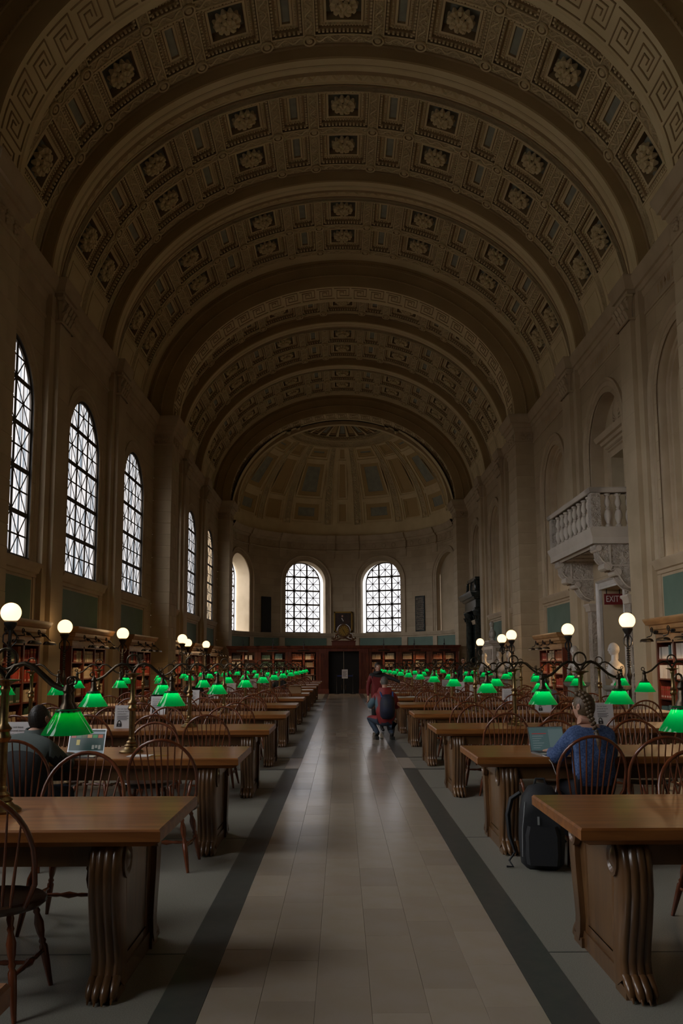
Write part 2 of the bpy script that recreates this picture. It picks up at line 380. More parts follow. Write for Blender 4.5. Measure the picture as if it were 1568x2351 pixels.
# ================================================================== WALL MAPPINGS
ML = lambda u, v, w: (-WX - w, u, v)
MR = lambda u, v, w: (WX + w, u, v)
def MA(u, v, w): a = u / APR; return (sin(a) * (APR + w), APY + cos(a) * (APR + w), v)
def rgrid(mb, M, u0, u1, v0, v1, w, mt, du=9):
    if u1 - u0 < 1e-4 or v1 - v0 < 1e-4: return
    mb.grid(lambda u, v: M(u, v, w), lin(u0, u1, du), [v0, v1], mt)
def aro(uc, hw, vs, v0, n=28):
    return [(uc - hw, v0)] + [(uc - hw * cos(pi * i / n), vs + hw * sin(pi * i / n)) for i in range(n + 1)] + [(uc + hw, v0)]
def arch_panel(mb, M, u0, u1, v0, v1, uc, hw, vs, vsill, mt, du=9, n=28):
    rgrid(mb, M, u0, uc - hw, v0, v1, 0, mt, du); rgrid(mb, M, uc + hw, u1, v0, v1, 0, mt, du); rgrid(mb, M, uc - hw, uc + hw, v0, vsill, 0, mt, du)
    P = aro(uc, hw, vs, vs, n)[1:-1]
    I = [mb.vert(M(u, v, 0), (u, v)) for u, v in P]; J = [mb.vert(M(u, v1, 0), (u, v1)) for u, v in P]
    for i in range(len(P) - 1): mb.face((I[i], I[i + 1], J[i + 1], J[i]), mt)
def archivolt(mb, M, uc, hw, vs, v0, prof, mts, n=28):
    prev = None
    for k, (off, w) in enumerate(prof):
        cur = [mb.vert(M(u, v, w), (u, v)) for u, v in aro(uc, hw + off, vs, v0, n)]
        if prev:
            for i in range(len(cur) - 1): mb.face((prev[i], prev[i + 1], cur[i + 1], cur[i]), mts[min(k - 1, len(mts) - 1)])
        prev = cur
AVP = [(.37, .0), (.37, -.06), (.32, -.075), (.28, -.045), (.27, -.02), (.15, -.02), (.14, .01), (.04, .01), (.02, .04), (0, .05)]
def rail(mb, M, u0, u1, z, mt, du=9):     # moulded sill course
    P = [(z - .30, 0), (z - .29, -.03), (z - .22, -.04), (z - .2, -.09), (z - .1, -.12), (z - .04, -.16), (z, -.16), (z + .0, .0)]
    mb.grid(lambda u, k: M(u, P[int(k)][0], P[int(k)][1]), lin(u0, u1, du), list(range(len(P))), mt)
    for u in (u0, u1): mb.poly([M(u, a, b) for a, b in P], mt)

ENT = [(9.30, 0), (9.30, .05), (9.34, .07), (9.38, .05), (9.40, .02), (9.72, .02), (9.73, .05), (9.80, .10), (9.86, .12), (9.87, .19), (10.0, .22), (10.01, .31), (10.10, .33), (10.2, .41), (10.26, .44), (10.32, .44), (10.32, 0)]

def carved_block(mb, T, w, d, z0, z1, mt):
    """leafy pilaster capital: T maps local (u along wall, p projection, z)"""
    h = z1 - z0
    for k in range(6):
        t0, t1 = k / 6, (k + 1) / 6; e0, e1 = .02 + .07 * t0 ** 2, .02 + .07 * t1 ** 2
        P = [(-w / 2 - e, -.05, z0 + h * t) for t, e in ((t0, e0), (t1, e1))]
        rings = []
        for t, e in ((t0, e0), (t1, e1)): rings.append([T(-w / 2 - e, -.05, z0 + h * t), T(w / 2 + e, -.05, z0 + h * t), T(w / 2 + e, d + e, z0 + h * t), T(-w / 2 - e, d + e, z0 + h * t)])
        mb.rings(rings, mt, True)
    n = max(3, int(w / .16))
    for row in (0, 1):
        for i in range(n):
            u = -w / 2 + w * (i + .5 + .5 * row - .25) / n; zb = z0 + h * (.05 + .38 * row); pr = d + .01 + .03 * row
            pts = [T(u, pr, zb), T(u, pr + .05, zb + h * .25), T(u, pr + .11, zb + h * .36), T(u, pr + .13, zb + h * .30)]
            mb.tube(pts, [w / n * .32, w / n * .42, w / n * .3, .012], mt, 6)
    for s_ in (-1, 1):        # corner volutes
        c = [(s_ * (w / 2 + .05 + .05 * math.cos(q * .9) * (1 - q / 9)), z1 - .08 + .05 * math.sin(q * .9) * (1 - q / 9)) for q in range(8)]
        mb.tube([T(a, d + .08, b) for a, b in c], .02, mt, 5)
    mb.rings([[T(-w / 2 - e, -.05, z), T(w / 2 + e, -.05, z), T(w / 2 + e, d + e, z), T(-w / 2 - e, d + e, z)] for z, e in ((z1 - .04, .11), (z1, .13))], mt, True, (True, True))

wall_left = struct('wall_left', 'shaded limestone wall of tall arched windows and pilasters')
wall_right = struct('wall_right', 'limestone wall of blind arches, pilasters and green painted panels')
WALLS = {-1: wall_left, 1: wall_right}
stone_cache = {}
def stone_mesh(dx, dy, dz):
    k = (round(dx, 3), round(dy, 3), round(dz, 3))
    if k not in stone_cache:
        m = MB(); b = .010
        m.rings([[(x, y, z) for x, y in ((-hx, -hy), (hx, -hy), (hx, hy), (-hx, hy))] for hx, hy, z in ((dx / 2 - b, dy / 2 - b, -dz / 2), (dx / 2, dy / 2, -dz / 2 + b), (dx / 2, dy / 2, dz / 2 - b), (dx / 2 - b, dy / 2 - b, dz / 2))], STONE, True, (True, True))
        stone_cache[k] = m.mesh('stone')
    return stone_cache[k]
MEDALL = MB(); MEDALL.lathe([(.135, .01), (.165, -.03), (.15, -.065), (.115, -.055)], PLAST, 16, cap=(False, False)); MEDALL.lathe([(.115, -.05), (.10, -.01), (.09, -.01), (.085, -.02)], PLASTD, 16, cap=(False, False)); MEDALL.lathe([(.085, -.02), (.07, -.06), (.03, -.05), (.0001, -.08)], PLAST, 12, cap=(False, False)); MEDALL = MEDALL.mesh('medallion', 60)

def pier(s, yf, full=True):
    W = WALLS[s]; x0, x1 = (6.11, WX + .1)
    root = link('pier', None, W)
    m = MB(); T = lambda x, y, z: (s * x, y, z)
    if full:
        z = .42; k = 0; hz = .4125
        m.ringprof(x0, x1, yf, yf + PIER, [(0, .06), (.30, .06), (.34, .04), (.42, .005)], STONED)
        m.v = [(s * a, b, c) for a, b, c in m.v]; base = m.build('pier_base', root, 30)
        n = int(round((9.34 - .42) / hz))
        hz = (9.34 - .42) / n
        for i in range(n):
            sp = .5 + (.16 if i % 2 else -.16)
            ya = PIER * sp; xc = (x0 + x1) / 2
            for y0_, y1_ in ((0, ya), (ya, PIER)):
                o = link('stone', stone_mesh(x1 - x0, y1_ - y0_, hz), root, loc=(s * (xc + random.uniform(-.003, .003)), yf + (y0_ + y1_) / 2, .42 + hz * (i + .5)))
                xs = (x1 - x0)
    else:
        m.box(x0, x1, yf, yf + PIER, 0, 9.34, STONE); m.v = [(s * a, b, c) for a, b, c in m.v]; m.build('pier_shaft', root)
    m = MB(); m.ringprof(x0, x1, yf, yf + PIER, [(z, p * .62) for z, p in ENT[:-1]], STONED); m.v = [(s * a, b, c) for a, b, c in m.v]
    m.build('pier_cornice', root, 30)
    if full:
        m = MB()          # carved frieze: fruit swags on both faces
        for (a, b, fn) in ((x0 + .12, x1 - .1, lambda q, p, z: (s * q, yf - p, z)), (yf + .1, yf + PIER - .1, lambda q, p, z: (s * (x0 - p), q, z))):
            n = max(2, int((b - a) / .3))
            for i in range(n):
                c = a + (b - a) * (i + .5) / n
                for j in range(9):
                    ang = j * 2.4; r = .014 * j
                    q = fn(c + cos(ang) * r, .02, 9.56 + sin(ang) * r * 1.2); m.ball(q, .04 + .012 * (j % 3), STONED, 6, 4)
        m.build('carved_frieze', root, 30)

def wall_unit(s, yf, detail=True):
    W = WALLS[s]; M = ML if s < 0 else MR; r1, r2 = ribs_of(yf); ys = yf - PER + PIER
    bays = [(ys, r1, r1 - 2.33), (r1, r2, (r1 + r2) / 2), (r2, yf, (r2 + yf) / 2)]
    T3 = lambda x, y, z: (s * x, y, z)
    balc = s > 0 and abs(yf - YA) < .1
    for bi, (a, b, c) in enumerate(bays):
        m = MB()
        if balc and bi == 1:
            arch_panel(m, M, a, b, 4.3, 10.3, c, 1.35, 7.18, 4.56, STONEW)
            rgrid(m, M, a, 19.97, 0, 4.3, 0, STONEW); rgrid(m, M, 21.77, b, 0, 4.3, 0, STONEW); rgrid(m, M, 19.97, 21.77, 3.45, 4.3, 0, STONEW)
        else:
            arch_panel(m, M, a, b, 0, 10.3, c, 1.3, 7.05 if s < 0 else 7.22, 3.72, STONEW)
        m.build('wall_bay', W)
        if not detail: m = MB(); rgrid(m, M, c - 1.35, c + 1.35, 3.6, 8.7, .36, STONE); m.build('blind_panel', W); continue
        m = MB(); v0 = 4.46 if balc and bi == 1 else 3.72
        if balc and bi == 1: archivolt(m, M, c, 1.35, 7.18, v0, AVP + [(0, .42)], [STONED])
        elif s < 0: archivolt(m, M, c, 1.3, 7.05, v0, [(.37, .0), (.37, -.02), (.32, -.028), (.28, -.018), (.27, -.01), (.15, -.01), (.14, .005), (.04, .005), (.02, .015), (0, .02), (0, .12)], [STONED] * 9 + [MUNT])
        else: archivolt(m, M, c, 1.3, 7.22, v0, AVP + [(-.02, .09), (-.02, .2), (-.12, .2), (-.13, .24), (-.22, .24), (-.24, .36)], [STONED])
        m.build('archivolt', W, 35)
        if s > 0 and not (balc and bi == 1):
            m = MB(); rgrid(m, M, c - 1.3, c + 1.3, 3.72, 8.6, .36, STONE); m.build('blind_panel', W)
        if not (balc and bi == 1):
            ua, ub = max(a + .0, c - 1.78), min(b - .0, c + 1.78)
            m = MB(); rail(m, M, ua, ub, 3.72, STONED); m.build('sill_course', W, 35)
            m = MB()
            for u in (ua + .0, ub - .3): m.box(u, u + .3, -.03, .01, 0, 3.42, STONED, lambda x, y, z: M(x, z, y))
            m.build('side_strip', W)
            m = MB(); nested(m, lambda u, v, w: M(u, v, w), ua + .3, ub - .3, 2.0, 3.40, [(0, -.012), (.03, -.012), (.04, -.004)], [STONED], 9, GREENW); m.build('green_panel', W)
    for r in (r1, r2):
        m = MB()
        for (x, h) in ((6.61, .67), (6.5, .38)):
            m.box(x, WX + .02, r - h, r + h, 0, 9.34, STONE)
            if x > 6.55: m.ringprof(x, WX + .02, r - h, r + h, [(0, .04), (.34, .04), (.40, .01)], STONED)
            else: m.ringprof(x, WX + .02, r - h, r + h, [(0, .07), (.36, .07), (.44, .01)], STONED)
        m.v = [T3(*p) for p in m.v]; m.build('pilaster', W)
        if detail:
            m = MB()
            for z in [.86 + .42 * i for i in range(20)]:
                m.box(6.497, 6.4985, r - .38, r + .38, z - .004, z + .004, STONED)
            m.v = [T3(*p) for p in m.v]; m.build('pilaster_joints', W)
            m = MB(); m2 = MB()
            TT = lambda u, p, z: (s * (6.5 - p), r + u, z)
            carved_block(m, TT, .74, 0, 9.36, 9.88, STONED); m.ringprof(6.46, 6.6, r - .42, r + .42, [(9.30, 0), (9.31, .03), (9.36, .03), (9.37, 0)], STONED) if s > 0 else m.ringprof(-6.6, -6.46, r - .42, r + .42, [(9.30, 0), (9.31, .03), (9.36, .03), (9.37, 0)], STONED)
            m.build('capital', W, 35)
            m = MB(); m.ringprof(6.5, WX, r - .37, r + .37, [(9.86, .02), (9.87, .05), (10.0, .06), (10.01, .11), (10.1, .12), (10.2, .15), (10.26, .17), (10.34, .17)], STONED)
            m.box(6.56, WX + .02, r - .44, r + .44, 9.34, 9.88, STONED); m.box(6.6, WX + .02, r - .66, r + .66, 9.34, 9.88, STONED)
            m.v = [T3(*p) for p in m.v]; m.build('cornice_break', W, 35)
    # entablature between the piers
    m = MB()
    P = ENT
    if detail:
        X = lambda p: s * (WX - p * .55)
        m.grid(lambda u, k: (X(P[int(k)][1]), u, P[int(k)][0]), [ys, yf], list(range(len(P))), STONED); m.build('entablature', W, 35)
    m = MB(); m.box(6.54, 7.3, ys - PIER, yf, 10.28, 10.33, STONED); m.v = [T3(*p) for p in m.v]; m.build('cornice_top', W)

for yf in UNITS:
    for s in (-1, 1): wall_unit(s, yf, yf > Y0 - 1); pier(s, yf, True)
mb = MB()     # unseen wall added behind the viewer, dark wood to cut bounced light
mb.box(-7.2, 7.2, -4.2, -4.0, 0, 17, CASEW)
for s_ in (-1, 1): mb.box(s_ * 6.95 - .2, s_ * 6.95 + .2, -4.2, -.6, 0, 10.4, STONE); mb.build('wall_front_added', None, kind='structure')

# gilt names on the frieze of the right wall (only scattered strokes can be made out)
mb = MB(); random.seed(3)
for yf in (YA,):
    for c in (16.2, 21.03, 26.2):
        for i in range(9):
            u = c - .75 + i * .19
            for dz, du_ in ((0, 0), (0, .07)) if i % 2 else ((0, .03),):
                mb.box(WX - .012, WX - .004, u + du_, u + du_ + .022, 9.46, 9.64, GOLD)
            if i % 3 == 0: mb.box(WX - .012, WX - .004, u, u + .09, 9.54, 9.565, GOLD)
mb.build('gilt_inscription', wall_right, kind='stuff')

# ================================================================== WINDOWS
def window_proto(name, hw, sill, vs, rows, rh, loc, rotz, label, glass=GLASS):
    """local x along the wall, y outward, z up"""
    root = struct(name, label, loc); root.rotation_euler = (0, 0, rotz)
    M = lambda u, v, w: (u, w, v); top = lambda u: vs + sqrt(max(0, hw * hw - u * u)); cw = 2 * (hw - .05) / 3
    m = MB(); prev = None
    for off, w in ((0, -.02), (-.06, -.02), (-.06, .02), (0, .02)):
        cur = [m.vert(M(u, v, w)) for u, v in aro(0, hw + off, vs, sill, 24)]
        if prev:
            for i in range(len(cur) - 1): m.face((prev[i], prev[i + 1], cur[i + 1], cur[i]), MUNT)
        prev = cur
    m.box(-hw, hw, -.08, .05, sill, sill + .09, MUNT); m.build('window_frame', root, 30)
    xs = [-hw + .05 + cw * i for i in range(4)]; zs = [sill + .06 + rh * i for i in range(rows + 1)]
    for x in xs[1:3]: m = MB(); m.box(x - .05, x + .05, -.008, .004, sill, top(x) - .03, MUNT); m.build('mullion', root)
    for z in zs[1:rows]:
        h = hw if z < vs else sqrt(max(0, hw * hw - (z - vs) ** 2)); m = MB(); m.box(-h + .02, h - .02, -.008, .004, z - .05, z + .05, MUNT); m.build('transom', root)
    bars = MB()
    def inside(u, v): return v < top(u) - .02 and abs(u) < hw - .04
    def bar(p, q, wd):
        P = [(p[0] + (q[0] - p[0]) * i / 16, p[1] + (q[1] - p[1]) * i / 16) for i in range(17)]; P = [a for a in P if inside(*a)]
        if len(P) < 3: return
        (a, b), (c, d) = P[0], P[-1]; L = sqrt((c - a) ** 2 + (d - b) ** 2); nx, nz = -(d - b) / L * wd / 2, (c - a) / L * wd / 2
        for (y0_, y1_) in ((-.003, .003),):
            pts = [(a + nx, b + nz), (a - nx, b - nz), (c - nx, d - nz), (c + nx, d + nz)]
            bars.rings([[(u, y0_, v) for u, v in pts], [(u, y1_, v) for u, v in pts]], MUNT, True, (True, True))
    for i in range(3):
        for j in range(rows):
            x0_, x1_, z0_, z1_ = xs[i], xs[i + 1], zs[j], zs[j + 1]; cx, cz = (x0_ + x1_) / 2, (z0_ + z1_) / 2
            bar((cx, z0_), (cx, z1_), .036); bar((x0_, cz), (x1_, cz), .036); bar((x0_, z0_), (x1_, z1_), .034); bar((x0_, z1_), (x1_, z0_), .034)
            if inside(cx, cz): bars.rings([[(cx + .06 * cos(k * pi / 4), yy, cz + .06 * sin(k * pi / 4)) for k in range(8)] for yy in (-.008, .0)], MUNT, True, (True, True))
            P = [(x0_, z0_), (x1_, z0_)] + [(x1_ + (x0_ - x1_) * k / 8, min(z1_, top(x1_ + (x0_ - x1_) * k / 8))) for k in range(9)]
            m = MB(); m.poly([(u, .005, max(v, z0_)) for u, v in P], glass); m.build('pane', root)
    bars.build('glazing_bars', root, kind='stuff')
    return root
w1 = window_proto('window_1', 1.3, 3.72, 7.05, 5, .93, (-WX - .085, WIN_LEFT[0], 0), pi / 2, 'tall arched window in the left wall, nearest to the viewer')
lw = ['tall arched window in the left wall, second from the viewer', 'tall arched window in the left wall just before the big pier', None, 'narrow looking arched window beyond the left pier, nearer one', 'last arched window of the left wall before the apse']
n = 2
KID.clear()
for k, lb in zip((1, 2, 3, 4, 5), lw):
    c = dup(w1, (-WX - .085, WIN_LEFT[k], 0), pi / 2, lb or 'arched window hidden just behind the big left pier'); c.name = 'window_%d' % n; n += 1
m = MB()      # plain frames in the windows behind the viewer
wa = window_proto('window_7', 1.32, 3.45, 6.60, 5, .873, (sin(radians(-22)) * 7.16, APY + cos(radians(-22)) * 7.16, 0), radians(22), 'left of the two bright arched windows facing us in the apse', GLASSA)
KID.clear()
for deg, lb in ((22, 'right of the two bright arched windows facing us in the apse'), (-72.5, 'apse window at far left seen edge on, its pale reveal lit')):
    a = radians(deg); c = dup(wa, (sin(a) * 7.16, APY + cos(a) * 7.16, 0), -a, lb); c.name = 'window_%d' % (8 if deg > 0 else 9)

# ================================================================== APSE
wall_back = struct('wall_back', 'curved apse wall of pale limestone with arched windows')
A2U = lambda d: radians(d) * APR
WC = [(-72.5, 1), (-22, 1), (22, 1), (72.5, 0)]; edges = [-90, -47, 0, 47, 90]
for i, (d, op) in enumerate(WC):
    m = MB(); u0, u1, uc = A2U(edges[i]), A2U(edges[i + 1]), A2U(d)
    arch_panel(m, MA, u0, u1, 0, 9.6, uc, 1.32, 6.60, 3.45, STONEW, .35); m.build('apse_wall_bay', wall_back, 60)
    m = MB(); archivolt(m, MA, uc, 1.32, 6.60, 3.45, AVP, [STONED]); m.build('archivolt', wall_back, 35)
    m = MB(); archivolt(m, MA, uc, 1.32, 6.60, 3.45, [(0, .05), (-.0, 1.0)], [STONE]); rgrid(m, MA, uc - 1.32, uc + 1.32, 3.449, 3.45, 0, STONE, .3)
    m.grid(lambda u, w: MA(u, 3.45, w), lin(uc - 1.32, uc + 1.32, .4), [0, 1.05], STONE); m.build('window_reveal', wall_back, 60)
    if not op: m = MB(); rgrid(m, MA, uc - 1.3, uc + 1.3, 3.4, 7.9, .3, STONE, .3); m.build('blind_panel', wall_back)
m = MB(); rail(m, MA, A2U(-88), A2U(88), 3.43, STONED, .3); m.build('sill_course', wall_back, 35)
PAN = [(-87, -61), (-57.5, -38.5), (-34.5, -9.5), (9.5, 34.5), (38.5, 57.5), (61, 87)]
for a, b in PAN:
    m = MB(); rgrid(m, MA, A2U(a), A2U(b), 2.0, 3.13, -.01, GREENW, .3); m.build('green_panel', wall_back)
for d in (-59.2, -36.5, -7.2, 7.2, 36.5, 59.2):
    m = MB(); m.grid(lambda u, k: MA(u, (0, 3.14)[int(k)], -.06), lin(A2U(d) - .2, A2U(d) + .2, .2), [0, 1], STONED)
    for e in (-.2, .2): m.poly([MA(A2U(d) + e, z, w) for z, w in ((0, 0), (0, -.06), (3.14, -.06), (3.14, 0))], STONED)
    m.build('pedestal_strip', wall_back)
# apse entablature with breaks
AE = [(8.57, 0), (8.57, -.06), (8.62, -.09), (8.66, -.05), (8.68, -.03), (9.06, -.03), (9.07, -.08), (9.14, -.12), (9.2, -.14), (9.21, -.22), (9.34, -.26), (9.45, -.34), (9.53, -.36), (9.55, .0)]
m = MB(); m.grid(lambda u, k: MA(u, AE[int(k)][0], AE[int(k)][1]), lin(A2U(-90), A2U(90), .25), list(range(len(AE))), STONED); m.build('apse_entablature', wall_back, 35)
for d in (-60, -36, -7, 7, 36, 60):
    m = MB(); h = .28
    m.grid(lambda u, k: MA(u, AE[int(k)][0], AE[int(k)][1] - .09), lin(A2U(d) - h, A2U(d) + h, .28), list(range(len(AE))), STONED)
    for e in (-h, h): m.poly([MA(A2U(d) + e, z, w - .09) for z, w in AE] + [MA(A2U(d) + e, 9.55, .0), MA(A2U(d) + e, 8.57, 0)], STONED)
    m.rings([[MA(A2U(d) + e, z, w) for e, w in ((-.24, -.03), (.24, -.03), (.24, .02), (-.24, .02))] for z in (8.1, 8.57)], STONED, True, (True, True))
    m.build('entablature_break', wall_back, 35)
m = MB()
for d in [x for x in range(-84, 85, 6)]:
    if abs(abs(d) - 60) < 3 or abs(abs(d) - 36) < 3 or abs(d) < 10: continue
    c = MA(A2U(d), 8.87, -.03); a = radians(d)
    for q in range(10):
        an = q * 2 * pi / 10; cx = cos(an) * .12; m.ball((c[0] + cos(a) * cx, c[1] - sin(a) * cx, c[2] + sin(an) * .13), .03, STONED, 5, 4)
m.build('frieze_wreaths', wall_back, 35, kind='stuff')

# ================================================================== CEILING
ceiling = struct('ceiling', 'barrel vault of carved plaster coffers crossed by broad arches')
BIG, SMALL, RB, PITCH_S = .665, .365, .29, 2.64
cells = [(i * PITCH_S, 1) for i in range(-3, 4)] + [((i + .5) * PITCH_S, 0) for i in range(-3, 3)]
cells.sort()
coff = []
for c, big in cells:
    m = MB(); h = BIG if big else SMALL
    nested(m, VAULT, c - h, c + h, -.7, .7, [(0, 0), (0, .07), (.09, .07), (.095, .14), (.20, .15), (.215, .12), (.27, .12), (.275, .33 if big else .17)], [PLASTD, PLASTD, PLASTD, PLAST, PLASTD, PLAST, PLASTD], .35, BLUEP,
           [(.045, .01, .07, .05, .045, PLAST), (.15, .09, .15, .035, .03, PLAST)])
    coff.append((c, big, m.mesh('coffer', 30)))
ros = MB()
for ring, (n_, r_, z_, sz) in enumerate(((11, .27, .03, .082), (8, .15, -.07, .066))):
    for i in range(n_):
        a = 2 * pi * i / n_ + ring * .3; d = Vector((cos(a), sin(a), 0)); q = Vector((-sin(a), cos(a), 0))
        p0 = d * (r_ * .35); pts = [p0 + Vector((0, 0, z_ + .03)), d * r_ * .75 + Vector((0, 0, z_ - .03)), d * r_ + Vector((0, 0, z_ - .02)), d * (r_ + .05) + Vector((0, 0, z_ + .05))]
        ros.tube([tuple(p) for p in pts], [sz * .4, sz * .8, sz, sz * .35], PLAST, 6)
ros.ball((0, 0, -.08), .07, PLAST, 8, 5); ros.lathe([(.08, .22), (.12, .06), (.06, -.02)], PLASTD, 8); ROS = ros.mesh('rosette', 40)
# lattice of ribs for one row of coffers
m = MB(); m2 = MB(); FIL = .03
def strip(mb, q0, q1, y0, y1, mt, w=0): mb.grid(lambda u, v: VAULT(u, v, w), lin(q0, q1, .4), [y0, y1], mt)
bound = []
for k, (c, big) in enumerate(cells):
    h = BIG if big else SMALL; bound.append((c - h, c + h))
for (a0, a1), (b0, b1) in zip(bound, bound[1:]): strip(m, a1, b0, -.7, .7, PLASTR)
strip(m, -VAULT.L, bound[0][0], -.7, .7, PLAST); strip(m, bound[-1][1], VAULT.L, -.7, .7, PLAST)
strip(m, -VAULT.L, VAULT.L, .7, 1.0, PLASTR)
for (a0, a1) in bound:            # raised fillets round every coffer
    e = FIL
    for (u0, u1, v0, v1) in ((a0 - e, a0, -.7 - e, .7 + e), (a1, a1 + e, -.7 - e, .7 + e)): m.box(u0, u1, v0, v1, -.022, .02, PLAST, VAULT)
    for v0 in (-.7 - e, .7):
        us = lin(a0, a1, .45)
        for u0, u1 in zip(us, us[1:]): m.box(u0, u1, v0, v0 + e, -.022, .02, PLAST, VAULT)
for sg in (-1, 1):               # panels at the springing
    a, b = sorted((sg * (bound[-1][1] + .2), sg * (VAULT.L - .12)))
    nested(m, VAULT, a, b, -.55, .55, [(0, 0), (0, -.02), (.04, -.02), (.04, .012)], [PLAST], .4, PLAST)
for (a0, a1), (b0, b1) in zip(bound, bound[1:]):      # running scrolls carved on the ribs
    c = (a1 + b0) / 2; m.tube([VAULT(c + .07 * sin(q * .9), -.62 + q * .062, -.012) for q in range(21)], .020, PLAST, 4)
    for q in range(6): m.ball(VAULT(c + (.055 if q % 2 else -.055), -.55 + q * .22, -.012), .028, PLAST, 5, 3)
for a0, a1 in bound:
    n_ = max(3, int((a1 - a0) / .055)); m.tube([VAULT(a0 + (a1 - a0) * q / n_, .85 + .07 * sin(q * .9), -.012) for q in range(n_ + 1)], .020, PLAST, 4)
    for q in range(0, n_, 3): m.ball(VAULT(a0 + (a1 - a0) * (q + .5) / n_, .85 + (.055 if q % 2 else -.055), -.012), .028, PLAST, 5, 3)
LATT = m.mesh('rib_lattice', 40)
m = MB(); strip(m, -VAULT.L, VAULT.L, 0, .3, PLASTR); PRE = m.mesh('edge_band', 40)
crossings = [(a1 + b0) / 2 for (a0, a1), (b0, b1) in zip(bound, bound[1:])]
def row_at(y, pre=False, vis=True):
    link('rib_lattice', LATT, ceiling, loc=(0, y, 0))
    if pre: link('edge_band', PRE, ceiling, loc=(0, y - 1.0, 0))
    for c, big, me in coff:
        o = link('coffer', me, ceiling, loc=(0, y, 0))
        if big: link('rosette', ROS, o, matrix=VAULT.frame(c, 0, .11))
    for q in crossings: link('medallion', MEDALL, ceiling, matrix=Matrix.Translation((0, y, 0)) @ VAULT.frame(q, .85, 0))
# guilloche band and main rib, both reused
m = MB(); strip(m, -VAULT.L, VAULT.L, .2, 1.32, PLAST)
for ph in (0, pi):
    P = [(q, .66 + .19 * sin(2 * pi * q / .62 + ph)) for q in lin(-9.9, 9.9, .078)]
    m.tube([VAULT(q, y, -.012) for q, y in P], .042, PLAST, 5)
for i in range(-32, 33): m.ball(VAULT(i * .31 + .155, .66, -.01), .055, PLAST, 6, 4)
for y in (.36, .96, 1.05):
    us = lin(-VAULT.L, VAULT.L, .4)
    for u0, u1 in zip(us, us[1:]): m.box(u0, u1, y - .02, y + .02, -.025, .02, PLASTD if y > 1 else PLAST, VAULT)
GUIL = m.mesh('guilloche_band', 45)
def sweep(mb, A, prof, mts, step=.25, q0=None, q1=None):
    us = lin(-A.L if q0 is None else q0, A.L if q1 is None else q1, step); prev = None
    for k, (y, w) in enumerate(prof):
        cur = [mb.vert(A(u, y, w), (u, y)) for u in us]
        if prev:
            for i in range(len(us) - 1): mb.face((prev[i], prev[i + 1], cur[i + 1], cur[i]), mts[min(k - 1, len(mts) - 1)])
        prev = cur
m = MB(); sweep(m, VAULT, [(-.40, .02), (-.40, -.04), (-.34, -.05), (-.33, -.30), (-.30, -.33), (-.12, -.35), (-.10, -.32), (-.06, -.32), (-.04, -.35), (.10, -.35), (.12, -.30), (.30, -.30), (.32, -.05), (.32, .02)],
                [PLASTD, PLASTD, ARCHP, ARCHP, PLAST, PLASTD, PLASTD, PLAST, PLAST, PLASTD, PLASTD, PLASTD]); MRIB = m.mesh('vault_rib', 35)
# broad arches on the piers
m = MB(); D = PIER
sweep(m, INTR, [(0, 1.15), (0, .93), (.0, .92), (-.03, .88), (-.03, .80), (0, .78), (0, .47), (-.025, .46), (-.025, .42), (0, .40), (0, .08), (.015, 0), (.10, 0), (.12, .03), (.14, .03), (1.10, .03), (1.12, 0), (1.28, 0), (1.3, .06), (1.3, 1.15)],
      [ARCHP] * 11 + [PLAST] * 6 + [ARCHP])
for k, (w, n_) in enumerate(((.84, 190), (.44, 170))):
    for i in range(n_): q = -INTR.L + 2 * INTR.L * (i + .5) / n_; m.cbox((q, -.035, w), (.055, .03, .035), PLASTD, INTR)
ARCHM = m.mesh('broad_arch', 35)
# Greek key fret on the soffit
m = MB(); P = []; cw_ = .64; nk = int(2 * INTR.L / cw_); cw_ = 2 * INTR.L / nk
key = [(0, 0), (.78, 0), (.78, .74), (.30, .74), (.30, .36), (.50, .36), (.50, .52)], [(.92, 1.0), (.14, 1.0), (.14, .20), (.62, .20), (.62, .60)]
def seg(a, b):
    (x0, z0), (x1, z1) = a, b; t = .011
    x0, x1 = sorted((x0, x1)); z0, z1 = sorted((z0, z1))
    us = lin(x0 - t, x1 + t, .5)
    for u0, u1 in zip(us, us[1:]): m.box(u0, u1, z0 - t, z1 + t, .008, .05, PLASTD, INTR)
for i in range(nk):
    u = -INTR.L + i * cw_
    for pl in key:
        for a, b in zip(pl, pl[1:]): seg((u + a[0] * cw_ / .92, .2 + a[1] * .82), (u + b[0] * cw_ / .92, .2 + b[1] * .82))
KEY = m.mesh('greek_key_fret')
for yf in UNITS:
    r1, r2 = ribs_of(yf)
    row_at(r1 - 3.09); row_at(r1 - 1.39)
    for r in (r1, r2):
        row_at(r + 2.3 - .3, True) if False else row_at(r + 2.0, True); row_at(r + 3.7)
        link('guilloche_band', GUIL, ceiling, loc=(0, r, 0)); link('vault_rib', MRIB, ceiling, loc=(0, r, 0))
        m = MB()
    for y_ in (r1 - .39,):
        m = MB(); strip(m, -VAULT.L, VAULT.L, y_, r1, PLAST); m.build('edge_band', ceiling)
    for a, b in ((r1 + 4.69, r2), (r2 + 4.69, yf + .02), (yf - PER + PIER - .1, r1 - 3.79)):
        m = MB(); strip(m, -VAULT.L, VAULT.L, a, b, PLAST); m.build('edge_band', ceiling)
    link('broad_arch', ARCHM, ceiling, loc=(0, yf, 0)); link('greek_key_fret', KEY, ceiling, loc=(0, yf, 0))
m = MB(); strip(m, -VAULT.L, VAULT.L, -4.2, -1.97 + PIER, PLAST); m.build('plain_vault', ceiling)
link('broad_arch', ARCHM, ceiling, loc=(0, -1.97, 0))
